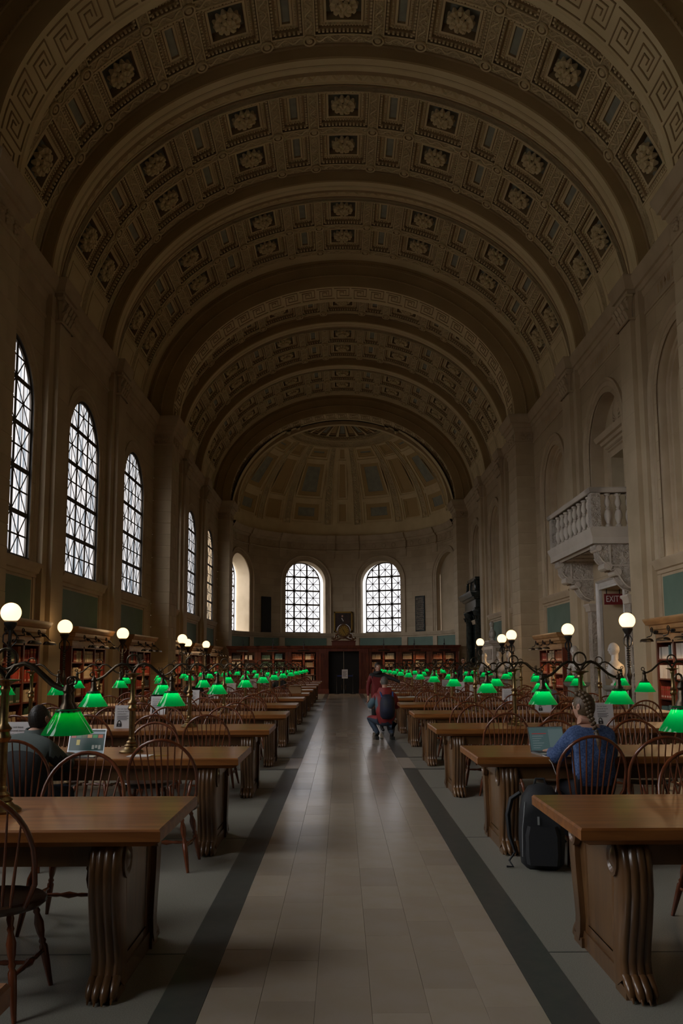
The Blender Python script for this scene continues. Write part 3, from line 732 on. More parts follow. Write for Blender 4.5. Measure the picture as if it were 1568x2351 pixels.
# wall between the side walls and the vault's foot, closing light leaks
m = MB()
for s in (-1, 1):
    m.box(min(s * 7.05, s * 7.5), max(s * 7.05, s * 7.5), -17.5, 53, 10.25, 11.2, STONE)
m.build('vault_haunch', ceiling)
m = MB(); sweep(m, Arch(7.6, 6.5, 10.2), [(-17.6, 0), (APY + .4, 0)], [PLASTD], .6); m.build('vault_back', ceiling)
# spandrel above the apse opening and inner arch
IN2 = Arch(6.3, 5.0, 9.9)
m = MB(); m.box(-7.6, 7.6, APY + 6.9, APY + 7.2, 0, 0.01, STONE)
sweep(m, INTR, [(PIER + .0, -.05), (PIER + .1, -.22), (PIER + .35, -.24), (PIER + .37, -.12), (PIER + .5, -.1), (PIER + .5, 1.6)], [PLASTD, PLAST, PLASTD, PLAST, ARCHP])
m.v = [(x, y + YB, z) for x, y, z in m.v]; m.build('inner_arch', ceiling, 35)
for s in (-1, 1):
    m = MB(); m.box(min(s * 6.2, s * 7.6), max(s * 6.2, s * 7.6), YB + PIER - .02, YB + PIER + .3, 0, 10.6, STONE); m.build('apse_jamb', wall_back)
# half dome
DH = 5.75
def DM(u, v, w):     # u angle (deg) around, v angle (deg) up
    a, p = radians(u), radians(v); R = APR - .12 + w
    return (sin(a) * cos(p) * R, APY + cos(a) * cos(p) * R, 9.55 + sin(p) * (DH + w))
dome = link('half_dome', None, ceiling)
m = MB(); m.grid(lambda u, v: DM(u, v, .16), lin(-98, 98, 4), lin(0, 90, 4), DOMEP); m.build('dome_shell', dome, 60)
CUTS = [(-5, 5, 0), (13, 31, 1), (-31, -13, 1), (38.5, 50.5, 0), (-50.5, -38.5, 0), (58, 76, 1), (-76, -58, 1), (83, 90, 0), (-90, -83, 0)]
ROWS = [(8, 21), (23, 47), (49, 58)]
def dpan(u0, u1, v0, v1, big):
    m = MB(); f = min(1, (v1 - v0) / 12.)
    i1 = 1.5 if big else .9
    nested(m, DM, u0, u1, v0, v1, [(0, 0), (0, .05), (i1, .05), (i1, .09), (i1 * 2, .09), (i1 * 2, .11), (i1 * 2.6, .11), (i1 * 2.6, .14)], [DOMEP, DOMEP, DOMEP, DOMEO, DOMEP, DOMEO, DOMEP], 4, BLUEP if big else DOMEO)
    m.build('dome_panel', dome, 30)
for u0, u1, big in CUTS:
    for v0, v1 in ROWS:
        if not big and u1 - u0 < 11:
            m = MB(); nested(m, DM, u0 + 1.8, u1 - 1.8, v0, v1, [(0, 0), (0, .05), (1.2, .05), (1.2, .09)], [DOMEP, DOMEP, DOMEO], 4, DOMEO); m.build('dome_panel', dome, 30)
        else: dpan(u0, u1, v0, v1, big)
# dome surface between the panels
m = MB(); us = sorted([-98, 98] + [a for c in CUTS for a in ((c[0] + 1.8, c[1] - 1.8) if (not c[2] and c[1] - c[0] < 11) else (c[0], c[1]))])
for i in range(0, len(us), 2): m.grid(lambda u, v: DM(u, v, 0), lin(us[i], us[i + 1], 3), lin(8, 58, 3), DOMEP)
for a, b in ((0, 8), (21, 23), (47, 49), (58, 60)): m.grid(lambda u, v: DM(u, v, 0), lin(-98, 98, 3), [a, b], DOMEP)
m.build('dome_surface', dome, 50)
for d in (9, -9, 34.5, -34.5, 54.5, -54.5, 79.5, -79.5):      # ornamented ribs
    m = MB(); m.grid(lambda u, v: DM(u, v, -.03), [d - 2.2, d + 2.2], lin(7, 59, 3), PLASTR)
    for e in (-2.4, 2.0):
        vs_ = lin(7, 59, 4)
        for a, b in zip(vs_, vs_[1:]): m.box(d + e, d + e + .4, a, b, -.07, .0, DOMEP, DM)
    for k in range(14):
        p = DM(d, 9 + k * 3.6, -.04); m.ball(p, .055 if k else .12, DOMEP, 6, 4)
    m.build('dome_rib', dome, 40)
m = MB(); RP = [(59, 0), (59.3, -.1), (61, -.14), (62, -.06), (64.5, -.06), (65, -.14), (67, -.12), (67.5, .02), (68, .02)]
m.grid(lambda u, k: DM(u, RP[int(k)][0], RP[int(k)][1]), lin(-98, 98, 4), list(range(len(RP))), PLASTR)
for i in range(110): u = -95 + 190 * i / 109; m.cbox((u, 60.3, -.14), (.9, 1.0, .05), DOMEP, DM); m.cbox((u, 66, -.14), (.9, .9, .05), DOMEP, DM)
m.build('dome_ring', dome, 35)
for k in range(-6, 7):
    u = k * 15
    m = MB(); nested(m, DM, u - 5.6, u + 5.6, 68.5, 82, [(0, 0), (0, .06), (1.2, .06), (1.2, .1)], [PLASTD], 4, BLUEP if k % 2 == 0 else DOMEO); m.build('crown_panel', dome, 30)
m = MB()
for k in range(-6, 7): m.grid(lambda u, v: DM(u, v, 0), lin(k * 15 + 5.6, k * 15 + 9.4, 2), lin(68, 82, 3), DOMEP)
m.grid(lambda u, v: DM(u, v, 0), lin(-98, 98, 4), [82, 88], DOMEP); m.build('crown_surface', dome, 40)
# ================================================================== BALCONY, DOOR, CARVED SURROUNDS (right wall)
def on_right(name, label, cat, y, **kw):   # local x: towards the hall, local y: along the wall, z up
    return thing(name, label, cat, (WX, y, 0), pi, **kw)
bal = thing('balcony', 'carved white stone balcony with fat balusters above the exit door', 'balcony', (WX, 21.0, 4.2))
PX = 1.02; HY = 1.95
m = MB()
m.ringprof(-PX, .3, -HY, HY, [(.05, -.14), (.08, -.10), (.16, -.10), (.17, -.05), (.24, -.05), (.25, .0), (.34, .03), (.42, .06), (.46, .06), (.46, .0), (.5, 0)], BALC); m.box(-PX, .3, -HY, HY, .1, .4, BALC); m.build('floor_slab', bal, 30)
m = MB()
for i in range(34): y = -HY + 2 * HY * (i + .5) / 34; m.box(-PX + .03, -PX + .08, y - .03, y + .03, .10, .16, BALC)
for i in range(9): x = -PX + .1 + i * .11; m.box(x - .03, x + .03, -HY + .03, -HY + .08, .10, .16, BALC); m.box(x - .03, x + .03, HY - .08, HY - .03, .10, .16, BALC)
m.build('dentils', bal, kind='stuff')
for i in range(5): m = MB(); y = -1.5 + i * .75; m.box(-PX + .2, .1, y - .28, y + .28, .04, .1, CARV); m.build('soffit_panel', bal)
m = MB()
for (a, b, c, d) in ((-PX, -PX + .2, -HY, HY), (-PX, .25, -HY, -HY + .2), (-PX, .25, HY - .2, HY)): m.ringprof(a, b, c, d, [(1.30, 0), (1.31, .03), (1.36, .05), (1.40, .06), (1.43, .04)], BALC)
m.build('handrail', bal, 30)
for y in (-HY + .13, HY - .13, -HY + .13 + 1.85 * 0):
    pass
for x, y in ((-PX + .11, -HY + .13), (-PX + .11, HY - .13)):
    m = MB(); m.box(x - .11, x + .11, y - .13, y + .13, .5, 1.3, CARV); m.build('corner_pier', bal)
bm_ = MB(); bm_.lathe([(.07, 0), (.075, .05), (.045, .08), (.05, .12), (.085, .22), (.09, .3), (.07, .38), (.04, .42), (.055, .45), (.04, .48), (.075, .56), (.07, .62), (.045, .7), (.05, .74), (.075, .76), (.075, .8)], BALC, 12)
BAL_M = bm_.mesh('baluster', 40)
for i in range(8): link('baluster', BAL_M, bal, loc=(-PX + .11, -HY + .55 + i * (2 * HY - 1.1) / 7, .5))
for sg in (-1, 1):
    for i in range(3): link('baluster', BAL_M, bal, loc=(-.6 + i * .25, sg * (HY - .12), .5))
def console(sg):
    m = MB(); w = .21; yc = sg * (HY - .30)
    prof = [(.1, .1), (-.93, .1), (-.93, -.02), (-.86, -.08), (-.84, -.20), (-.78, -.30), (-.70, -.36), (-.62, -.44), (-.60, -.52), (-.50, -.50), (-.44, -.58), (-.38, -.70), (-.30, -.82), (-.22, -.90), (-.05, -.96), (.1, -.98)]
    m.rings([[(x, yc - w, z) for x, z in prof], [(x, yc + w, z) for x, z in prof]], CARV, True, (True, True))
    for (x, z, r) in ((-.66, -.42, .10), (-.44, -.56, .09), (-.86, .0, .07)):
        m.rings([[(x + r * cos(a * pi / 6), yc + e, z + r * sin(a * pi / 6)) for a in range(12)] for e in (-w - .03, w + .03)], BALC, True, (True, True))
    for yy in (yc - w - .015, yc + w + .015):
        m.tube([(x, yy, z) for x, z in prof[4:]], .022, BALC, 5); m.box(-.62, .05, yy - .012, yy + .012, -.42, -.39, BALC); m.box(-.62, -.58, yy - .012, yy + .012, -.4, .08, BALC)
    m.build('console_bracket', bal, 30)
console(-1); console(1)

dsur = thing('door_surround', 'carved white marble doorway with side pilasters under the balcony', 'door surround', (WX, 20.87, 0))
for sg in (-1, 1):
    m = MB(); yc = sg * 1.50
    m.box(-.16, .05, yc - .17, yc + .17, 0, 3.0, CARV); m.ringprof(-.16, .05, yc - .17, yc + .17, [(0, .05), (.3, .05), (.36, 0)], BALC); m.ringprof(-.16, .05, yc - .17, yc + .17, [(2.9, 0), (2.92, .04), (3.02, .05), (3.08, .09), (3.12, .09)], BALC); m.build('surround_pilaster', dsur, 30)
m = MB()
prev = None
for off, w in ((.24, 0), (.24, -.09), (.20, -.10), (.17, -.05), (.08, -.05), (.05, -.07), (0, -.07), (0, .01)):
    cur = [m.vert((w, y, z)) for y, z in ((-.9 - off, 0), (-.9 - off, 3.45 + off), (.9 + off, 3.45 + off), (.9 + off, 0))]
    if prev:
        for i in range(3): m.face((prev[i], prev[i + 1], cur[i + 1], cur[i]), CARV if off > .18 else WHTM)
    prev = cur
m.build('door_architrave', dsur, 30)
door1 = struct('door_1', 'deep shadowed doorway under the balcony leading to the exit', (WX, 20.87, 0))
m = MB(); m.box(.62, .66, -.95, .95, 0, 3.5, mat('passage_wall', (.26, .19, .12), .7, noise=(1.5, (.19, .135, .08)))); m.build('door_leaf', door1)
m = MB(); m.box(.0, .66, .9, .95, 0, 3.5, STONE); m.box(.0, .66, -.95, -.9, 0, 3.5, STONE); m.box(0, .66, -.95, .95, 3.45, 3.5, STONED); m.box(0, .66, -.95, .95, -.02, 0, TERR); m.build('door_reveal', door1)
# EXIT sign on the far reveal, facing the hall
ex = thing('exit_sign', 'dark red EXIT sign with white letters hanging in the doorway', 'sign', (WX + .19, 21.45, 3.18), 0)
m = MB(); m.box(-.235, .235, -.03, .03, -.14, .14, REDS); m.build('sign_box', ex)
for xx in (-.18, .16): m = MB(); m.box(xx, xx + .02, -.01, .01, .14, .26, IRON); m.build('hanger', ex)
def text(body, size, loc, rot, mt, parent, name, ext=.002, align='CENTER'):
    c = bpy.data.curves.new(name, 'FONT'); c.body = body; c.size = size; c.extrude = ext; c.align_x = align; c.align_y = 'CENTER'; c.materials.append(mt); c.resolution_u = 2
    tmp = link(name, c); me = bpy.data.meshes.new_from_object(tmp.evaluated_get(bpy.context.evaluated_depsgraph_get())); bpy.data.objects.remove(tmp); me.name = name
    return link(name, me, parent, loc=loc, rot=rot)
t2 = text('EXIT', .165, (-.03, -.033, 0), (pi / 2, 0, 0), WHT, ex, 'letters', .003); t2.scale = (1.0, 1.4, 1)
text('>', .11, (.185, -.033, .02), (pi / 2, 0, 0), WHT, ex, 'letters', .003)
# niche above the balcony with pedimented door and shell roundel
nic = link('balcony_niche', None, wall_right)
m = MB(); rgrid(m, MR, 19.6, 20.12, 4.4, 8.7, .40, STONE); rgrid(m, MR, 21.48, 22.4, 4.4, 8.7, .40, STONE); rgrid(m, MR, 20.12, 21.48, 6.95, 8.7, .40, STONE); m.build('niche_back', nic)
m = MB(); prev = None
for off, w in ((.26, .40), (.26, .30), (.2, .28), (.18, .33), (.08, .33), (.06, .31), (0, .31), (0, .8)):
    cur = [m.vert((WX + w, y, z)) for y, z in ((20.12 - off, 4.46), (20.12 - off, 6.95 + off), (21.48 + off, 6.95 + off), (21.48 + off, 4.46))]
    if prev:
        for i in range(3): m.face((prev[i], prev[i + 1], cur[i + 1], cur[i]), STONED)
    prev = cur
m.build('upper_door_frame', nic, 30)
m = MB(); m.ringprof(WX + .30, WX + .5, 19.85, 21.75, [(7.22, 0), (7.25, .05), (7.32, .06), (7.34, .12), (7.42, .15), (7.44, .22), (7.52, .26), (7.58, .27)], STONED); m.build('door_hood', nic, 30)
m = MB()
for i in range(24): y = 19.8 + 2.0 * (i + .5) / 24; m.box(WX + .18, WX + .24, y - .022, y + .022, 7.34, 7.40, STONED)
m.build('hood_dentils', nic, kind='stuff')
m = MB(); m.box(WX + .8, WX + .85, 20.2, 21.8, 4.4, 7.1, GREENW); m.build('dark_upper_door', nic)
m = MB()
for i in range(24):
    a = 2 * pi * i / 24; c = (WX + .40, 21.0 + cos(a) * .30, 8.02 - .05 + sin(a) * .36)
m.rings([[(WX + w, 20.8 + r * cos(2 * pi * k / 20), 8.05 + 1.12 * r * sin(2 * pi * k / 20)) for k in range(20)] for r, w in ((.42, .40), (.42, .30), (.36, .28), (.33, .34), (.10, .22), (.001, .21))], STONED, True)
for k in range(11):
    a = pi * (k / 10) ; p0 = (WX + .30, 20.8, 7.77); m.tube([p0, (WX + .26, 20.8 + cos(a) * .18, 7.83 + sin(a) * .28), (WX + .31, 20.8 + cos(a) * .33, 7.85 + sin(a) * .5)], [.015, .03, .035], STONED, 5)
m.build('shell_roundel', nic, 35)

# ================================================================== BLACK MARBLE PORTAL
por = thing('black_marble_portal', 'tall black marble doorway with columns and heavy cornice on the right wall', 'portal', (WX, 41.5, 0))
m = MB(); m.ringprof(-.40, .2, -1.75, 1.75, [(4.1, 0), (4.12, .05), (4.2, .07), (4.24, 0), (4.6, 0), (4.64, .08), (4.72, .12), (4.74, .2), (4.88, .26), (4.96, .30), (5.0, .3), (5.0, 0), (5.02, -.1)], BLKM); m.build('entablature', por, 30)
m = MB(); m.ringprof(-.22, .2, -1.15, 1.15, [(5.0, 0), (5.06, 0), (5.6, -.02), (5.62, .06), (5.70, .1), (5.76, .1)], BLKM)
for sg in (-1, 1): m.tube([(-.3, sg * (1.2 + .1), 5.05), (-.3, sg * (1.42), 5.1), (-.3, sg * 1.4, 5.28), (-.3, sg * 1.26, 5.3), (-.3, sg * 1.24, 5.5), (-.3, sg * 1.18, 5.6)], .07, BLKM, 8)
m.build('attic_block', por, 30)
for yy in (-1.45, 1.45):
    m = MB(); m.lathe([(.27, .5), (.27, .56), (.22, .62), (.24, .68), (.205, .74), (.205, 1.4), (.175, 3.55), (.2, 3.6), (.18, 3.63), (.22, 3.8), (.26, 3.98), (.3, 4.06), (.3, 4.1)], BLKM, 18, (-.22, yy, 0))
    for k in range(8): a = k * pi / 4; m.tube([(-.22 + cos(a) * .19, yy + sin(a) * .19, 3.66), (-.22 + cos(a) * .24, yy + sin(a) * .24, 3.82), (-.22 + cos(a) * .31, yy + sin(a) * .31, 3.84)], [.05, .05, .02], BLKM, 5)
    m.box(-.52, .08, yy - .3, yy + .3, 0, .5, BLKM); m.build('column', por, 35)
m = MB(); m.box(-.06, .1, -1.7, -.85, 0, 4.1, BLKM); m.box(-.06, .1, .85, 1.7, 0, 4.1, BLKM); m.box(-.06, .1, -.85, .85, 3.3, 4.1, BLKM); m.box(.0, .12, -.85, .85, 0, 3.3, BLACK); m.build('portal_frame', por)

# ================================================================== WHITE FIREPLACE
fp = thing('fireplace', 'white marble chimneypiece with moulded shelf on the right wall', 'fireplace', (WX, 36.6, 0))
m = MB(); m.ringprof(-.42, .1, -1.15, 1.15, [(2.28, 0), (2.3, .05), (2.36, .08), (2.38, .15), (2.46, .2), (2.5, .2)], WHTM); m.build('mantel_shelf', fp, 30)
m = MB(); m.box(-.42, .1, -1.15, -.7, 0, 1.55, WHTM); m.box(-.42, .1, .7, 1.15, 0, 1.55, WHTM); m.box(-.42, .1, -1.15, 1.15, 1.5, 2.28, WHTM); m.box(-.45, -.42, -.9, .9, 1.7, 2.15, CARV); m.box(-.3, .05, -1.18, -1.15, 1.6, 2.2, CARV); m.build('chimney_breast', fp)
m = MB(); m.box(-.2, .08, -.7, .7, 0, 1.5, BLACK); m.build('fire_opening', fp)

# ================================================================== BOOKCASES
BOOKM = [mat('book_red', (.30, .035, .02), .6), mat('book_rust', (.33, .10, .035), .6), mat('book_green', (.05, .10, .06), .6), mat('book_cream', (.52, .43, .30), .7), mat('book_tan', (.36, .24, .13), .6), mat('book_teal', (.07, .15, .16), .6), mat('book_black', (.03, .03, .035), .5), mat('book_white', (.60, .56, .52), .7)]
BOOKN = ['red', 'rust brown', 'dark green', 'cream', 'tan', 'teal', 'black', 'white']
LABELM = mat('call_label', (.66, .60, .52), .8)
book_meshes = {}
def book_mesh(ci, hi, wi):
    k = (ci, hi, wi)
    if k not in book_meshes:
        w = (.032, .042, .055)[wi]; h = (.24, .27, .30)[hi]; m = MB()
        P = [(-w / 2, .17), (-w / 2, .006), (-w / 4, 0), (w / 4, 0), (w / 2, .006), (w / 2, .17)]
        m.rings([[(x, y, z) for x, y in P] for z in (0, h)], BOOKM[ci], True, (True, True))
        m.poly([(-w / 4, -.0012, .02), (w / 4, -.0012, .02), (w / 4, -.0012, .055), (-w / 4, -.0012, .055)], LABELM)
        if ci in (0, 1, 3, 4): m.poly([(-w / 4, -.0012, h * .68), (w / 4, -.0012, h * .68), (w / 4, -.0012, h * .80), (-w / 4, -.0012, h * .80)], BOOKM[6] if ci != 0 else GOLD)
        book_meshes[k] = (m.mesh('book'), w, h, m)
    return book_meshes[k]
WARM = (1, .62, .30)
def area(parent, loc, rot, sx, sy, pw, col=WARM):
    l = bpy.data.lights.new('trough_light', 'AREA'); l.shape = 'RECTANGLE'; l.size = sx; l.size_y = sy; l.energy = pw; l.color = col
    o = bpy.data.objects.new('trough_light', l); COL.objects.link(o); o.parent = parent; o.location = loc; o.rotation_euler = rot; return o
indiv = [0]; far_books = {}
LEFTOVER = MB()
SHN = ['top', 'second', 'third', 'bottom']
def shelf_fill(case_M, x0, x1, z, palette, lab, group, single, dens=.93, y=.06, si=0):
    rng = random.Random(int(abs(x0 * 97 + z * 131)) + len(lab)); x = x0 + .01; ci = rng.choice(palette); run = rng.randint(5, 12); hi = rng.randint(0, 2); wi = rng.randint(0, 2)
    while x < x1 - .06:
        run -= 1
        if run <= 0: ci = rng.choice(palette); run = rng.randint(3, 12); hi = rng.randint(0, 2); wi = rng.randint(0, 2)
        if rng.random() > dens: x += rng.choice((.03, .09, .16)); continue
        me, w, h, mb = book_mesh(ci, hi, wi)
        Mt = case_M @ Matrix.Translation((x + w / 2, y + rng.uniform(0, .015), z)) @ Matrix.Rotation(rng.uniform(-.02, .02) if rng.random() < .9 else .12, 4, 'Y')
        if single and indiv[0] < 300:
            o = link('book', me, None, label='%s bound book on the %s shelf %s' % (BOOKN[ci], SHN[si], lab), category='book', group='%s books on the %s shelf %s' % (BOOKN[ci], SHN[si], group)); o.matrix_world = Mt; indiv[0] += 1
        else: LEFTOVER.merge(mb, Mt)
        x += w + .0015
def bookcase(label, loc, rotz, L=2.8, palette=(0, 3, 4, 2), lab='', group='', single=False, ncol=3, H=2.45, energy=7.0, shelves=(1.62, 1.22, .82, .42)):
    """local x along, front towards -y, z up"""
    b = thing('bookcase', label, 'bookcase', loc, rotz); D = .30; h0 = 2.0
    m = MB()
    for i in range(ncol + 1): x = -L / 2 + L * i / ncol; m.box(x - .035, x + .035, 0, D, 0, h0, CASEW)
    m.build('upright', b); m = MB(); m.box(-L / 2, L / 2, D - .02, D, 0, h0, CASEW); m.build('back_panel', b)
    m = MB(); m.bbox(-L / 2 - .03, L / 2 + .03, -.03, D, 0, .36, CASEW); m.build('plinth', b)
    for z in shelves:
        for i in range(ncol): x = -L / 2 + L * i / ncol; m = MB(); m.box(x + .035, x + L / ncol - .035, .01, D, z - .03, z, CASEW); m.build('shelf', b)
    m = MB(); m.box(-L / 2, L / 2, .0, D, h0 - .05, h0 + .16, CORNW); m.ringprof(-L / 2, L / 2, 0, D, [(h0 + .12, 0), (h0 + .14, .04), (h0 + .2, .05), (h0 + .22, .09), (h0 + .3, .10), (h0 + .32, .15), (h0 + .38, .18), (h0 + .42, .2), (H, .2)], CORNW); m.build('cornice', b, 30)
    for i in range(ncol):      # scrolled bracket lamp with trough shade
        x = -L / 2 + L * (i + .5) / ncol
        a = link('bracket_lamp', None, b); m = MB()
        sp = [(x - .16 + .07 * cos(q * .7) * (1 - q / 14), -.19, h0 + .2 + .07 * sin(q * .7) * (1 - q / 14)) for q in range(12)][::-1]
        m.tube([(x, -.02, h0 + .12), (x - .05, -.18, h0 + .13)] + sp, .011, IRON, 5); m.tube([(x - .09, -.19, h0 + .2), (x + .02, -.24, h0 + .17), (x + .1, -.30, h0 + .08), (x + .02, -.36, h0 + .05)], .011, IRON, 5)
        m.ball((x + .1, -.2, h0 + .16), .05, IRON, 6, 4, 1.4, 1, .7); m.build('scroll_arm', a)
        m = MB(); m.rings([[(x + dx, -.36 + .075 * cos(pi * k / 8) * e, h0 - .04 + .07 * sin(pi * k / 8) * e) for k in range(9)] for dx, e in ((-.24, .3), (-.2, .95), (-.18, 1), (.18, 1), (.2, .95), (.26, .2))], BRONZE, False); m.build('trough_shade', a, 40)
        if energy: area(b, (x, -.34, h0 - .05), (radians(-32), 0, 0), .34, .05, energy)
    M = Matrix.Translation(Vector(loc)) @ Matrix.Rotation(rotz, 4, 'Z')
    for si, z in enumerate(shelves):
        for i in range(ncol):
            x0 = -L / 2 + L * i / ncol + .04; pal = palette[(i + si) % len(palette)]
            shelf_fill(M, x0, x0 + L / ncol - .08, z, (pal, pal, palette[(i * 2 + si + 1) % len(palette)]), lab, group, single, y=.02, si=si)
    return b
ORD = ['first', 'second', 'third']
r1a, r2a = ribs_of(YA); r1b, r2b = ribs_of(YB)
FX = 6.44
LC = [(r1a - 2.35, 2.5, (3, 2, 0, 1)), ((r1a + r2a) / 2 - .15, 2.75, (0, 3, 4)), ((r2a + YA) / 2, 2.8, (0, 6, 0)), (r1b - 1.9, 2.2, (0, 4)), ((r1b + r2b) / 2, 2.8, (0, 3, 1)), ((r2b + YB) / 2, 2.8, (0, 4, 3))]
LL = ['tall bookcase of red and cream volumes nearest on the left', 'bookcase under the second left window with cream and red rows', 'bookcase of red volumes against the left wall before the big pier', 'bookcase tucked behind the big left pier', 'bookcase on the left wall beyond the big pier', 'last side bookcase on the left near the apse']
nm_ = ['nearest left', 'second left', 'third left', '', '', '']
for i, (y, L, pal) in enumerate(LC):
    bookcase(LL[i], (-FX, y, 0), pi / 2, L, pal, 'of the %s wall bookcase' % (nm_[i] or 'far left'), 'of the %s wall bookcase' % (nm_[i] or 'far left'), i < 2)
RC = [(r1a - 2.45, 2.6, (5, 7, 0)), ((r2a + YA) / 2, 2.8, (3, 0, 1)), ((r1b - 1.9), 2.2, (0, 4))]
LR = ['bookcase at the right edge filled with teal and white volumes', 'bookcase with red back on the right beyond the balcony', 'bookcase hidden behind the big right pier']
for i, (y, L, pal) in enumerate(RC):
    bookcase(LR[i], (FX, y, 0), -pi / 2, L, pal, 'in the right wall bookcase', 'in the right wall bookcase', i == 0)

# apse bookcases: three each side of the central door
SZ = [1.78, 1.38, .98]
def apse_case(label, x0, x1, pal, lab):
    b = thing('apse_bookcase', label, 'bookcase', ((x0 + x1) / 2, 43.55, 0)); L = x1 - x0; D = .38
    m = MB(); m.box(-L / 2, L / 2, -.04, D, 0, .62, CASEW); m.box(-L / 2 - .0, L / 2, -.08, D, .62, .68, CASEW); m.build('base_cupboard', b)
    for sg in (-1, 0, 1):
        m = MB(); w = .075 if sg else .05; x = sg * (L / 2 - w); m.box(x - w, x + w, 0 if sg else .02, D, .68, 2.18, CASEW)
        if sg:
            for q in (-.03, 0, .03): m.box(x + q - .008, x + q + .008, -.012, 0, .75, 2.1, CASEW)
        m.build('upright', b)
    m = MB(); m.box(-L / 2, L / 2, D - .02, D, .6, 2.2, CASEW); m.build('back_panel', b)
    for z in SZ + [.7]: m = MB(); m.box(-L / 2, L / 2, .02, D, z - .03, z, CASEW); m.build('shelf', b)
    m = MB(); m.ringprof(-L / 2, L / 2, 0, D, [(2.16, 0), (2.2, .02), (2.34, .02), (2.36, .06), (2.44, .1), (2.48, .12), (2.5, .12)], CASEW); m.build('cornice', b, 30)
    a = link('bracket_lamp', None, b)
    m = MB(); m.tube([(0, .0, 2.5), (0, .0, 2.78), (0, -.06, 2.84), (0, -.25, 2.7), (0, -.3, 2.3)], .012, IRON, 5); m.ball((0, 0, 2.56), .05, IRON, 6, 4); m.build('lamp_arm', a)
    m = MB(); m.rings([[(dx, -.3 + .07 * cos(pi * k / 8), 2.2 + .07 * sin(pi * k / 8)) for k in range(9)] for dx in (-.3, .3)], BRONZE, False); m.build('trough_shade', a, 40)
    area(b, (0, -.3, 2.2), (radians(-30), 0, 0), .6, .05, 7.0)
    M = Matrix.Translation(((x0 + x1) / 2, 43.55, 0))
    for si, z in enumerate(SZ + [.70]):
        for k in (0, 1):
            xs = -L / 2 + .17 + k * (L / 2 - .1); q = pal[(k + si) % len(pal)]; shelf_fill(M, xs, xs + L / 2 - .27, z, (q, q, pal[0]), lab, lab, False, .95, .04)
AX = [(-6.02, -4.50, (6, 7, 6), 'leftmost'), (-4.48, -2.9, (2, 5, 2), 'second from left'), (-2.88, -1.3, (1, 3, 4), 'just left of the door'), (1.3, 2.88, (4, 3, 1), 'just right of the door'), (2.9, 4.48, (4, 1, 3), 'second from right'), (4.5, 6.02, (1, 4, 0), 'rightmost')]
for x0, x1, pal, nm in AX: apse_case('dark red mahogany apse bookcase with trough lamp, %s' % nm, x0, x1, pal, nm)
LEFTOVER.build('rows_of_books', None, 0, kind='stuff', label='further rows of bound volumes filling the remaining wall and apse shelves', category='books')
# central doorway in the bookcase run
dw = struct('door_2', 'dark double door in the middle of the apse bookcases', (0, 43.55, 0))
m = MB()
for sg in (-1, 1):
    a, b = sorted((sg * .8, sg * 1.29)); m.box(a, b, -.06, .4, 0, 2.2, CASEW)
    for k in range(5): x = sg * (.88 + k * .08); m.box(x - .015, x + .015, -.085, -.06, .3, 2.1, CASEW)
    m.ringprof(a, b, -.06, .4, [(0, .02), (.22, .02), (.25, 0)], CASEW)
m.build('fluted_jamb', dw)
m = MB(); m.ringprof(-1.29, 1.29, -.06, .4, [(2.2, 0), (2.34, 0), (2.36, .05), (2.44, .1), (2.5, .12)], CASEW); m.build('door_lintel', dw, 30)
for sg in (-1, 1): m = MB(); a, b = sorted((sg * .01, sg * .8)); m.box(a, b, .25, .3, 0, 2.2, BLACK); m.build('door_leaf', dw); m = MB(); m.lathe([(.012, 0), (.012, .25)], BRASS, 6, (sg * .1, .22, .2)); m.build('door_handle', dw)
bar = thing('belt_barrier', 'blue belt barrier with white notice in front of the apse door', 'barrier', (0.05, 43.0, 0))
for sg in (-1, 1):
    m = MB(); m.lathe([(.14, 0), (.14, .02), (.03, .04), (.022, .06), (.022, .95), (.03, .96), (.03, 1.0)], IRON, 10, (sg * .42, 0, 0)); m.build('post', bar, 40)
m = MB(); m.box(-.42, .42, -.01, .01, .90, .96, mat('barrier_blue', (.01, .03, .16), .6)); m.build('belt', bar)
nt_ = thing('paper_notice', 'white paper notice with grey print hung on the belt barrier', 'sign', (0.05, 42.97, .8))
m = MB(); m.box(-.15, .15, -.006, .006, -.0, .46, PAPER); m.build('sheet', nt_)
m = MB()
for k in range(7): m.box(-.11, .11 - .03 * (k % 3), -.008, -.0062, .36 - k * .045, .375 - k * .045, INK)
m.build('print_lines', nt_, kind='stuff')
# clock on a red-brown plinth above the door, portrait behind, plaques
ck = thing('apse_clock', 'round gilt-faced clock in dark carved case above the apse door', 'clock', (0, 43.75, 2.5))
m = MB(); m.ringprof(-.62, .62, -.15, .2, [(0, .0), (.20, 0), (.22, .03), (.26, .03)], mat('clock_plinth', (.13, .03, .015), .4)); m.build('plinth', ck)
m = MB(); cz = .78
m.rings([[(r * cos(2 * pi * k / 28), y, cz + r * sin(2 * pi * k / 28)) for k in range(28)] for r, y in ((.34, .1), (.36, -.05), (.34, -.12), (.28, -.13), (.27, -.08), (.26, -.08))], WOODD, True, (True, False)); m.build('clock_case', ck, 40)
m = MB(); m.rings([[(r * cos(2 * pi * k / 28), -.085, cz + r * sin(2 * pi * k / 28)) for k in range(28)] for r in (.265, .18, .001)], GOLD, True)
m.build('dial', ck)
for k in range(12): m = MB(); a = k * pi / 6; m.cbox((.215 * cos(a), -.09, cz + .215 * sin(a)), (.02 + .03 * abs(cos(a)), .006, .02 + .03 * abs(sin(a))), IRON); m.build('hour_mark', ck)
for L_, a in ((.13, radians(125)), (.19, radians(-62))): m = MB(); m.tube([(0, -.1, cz), (L_ * cos(a), -.1, cz + L_ * sin(a))], [.014, .006], IRON, 4); m.build('hand', ck)
m = MB()
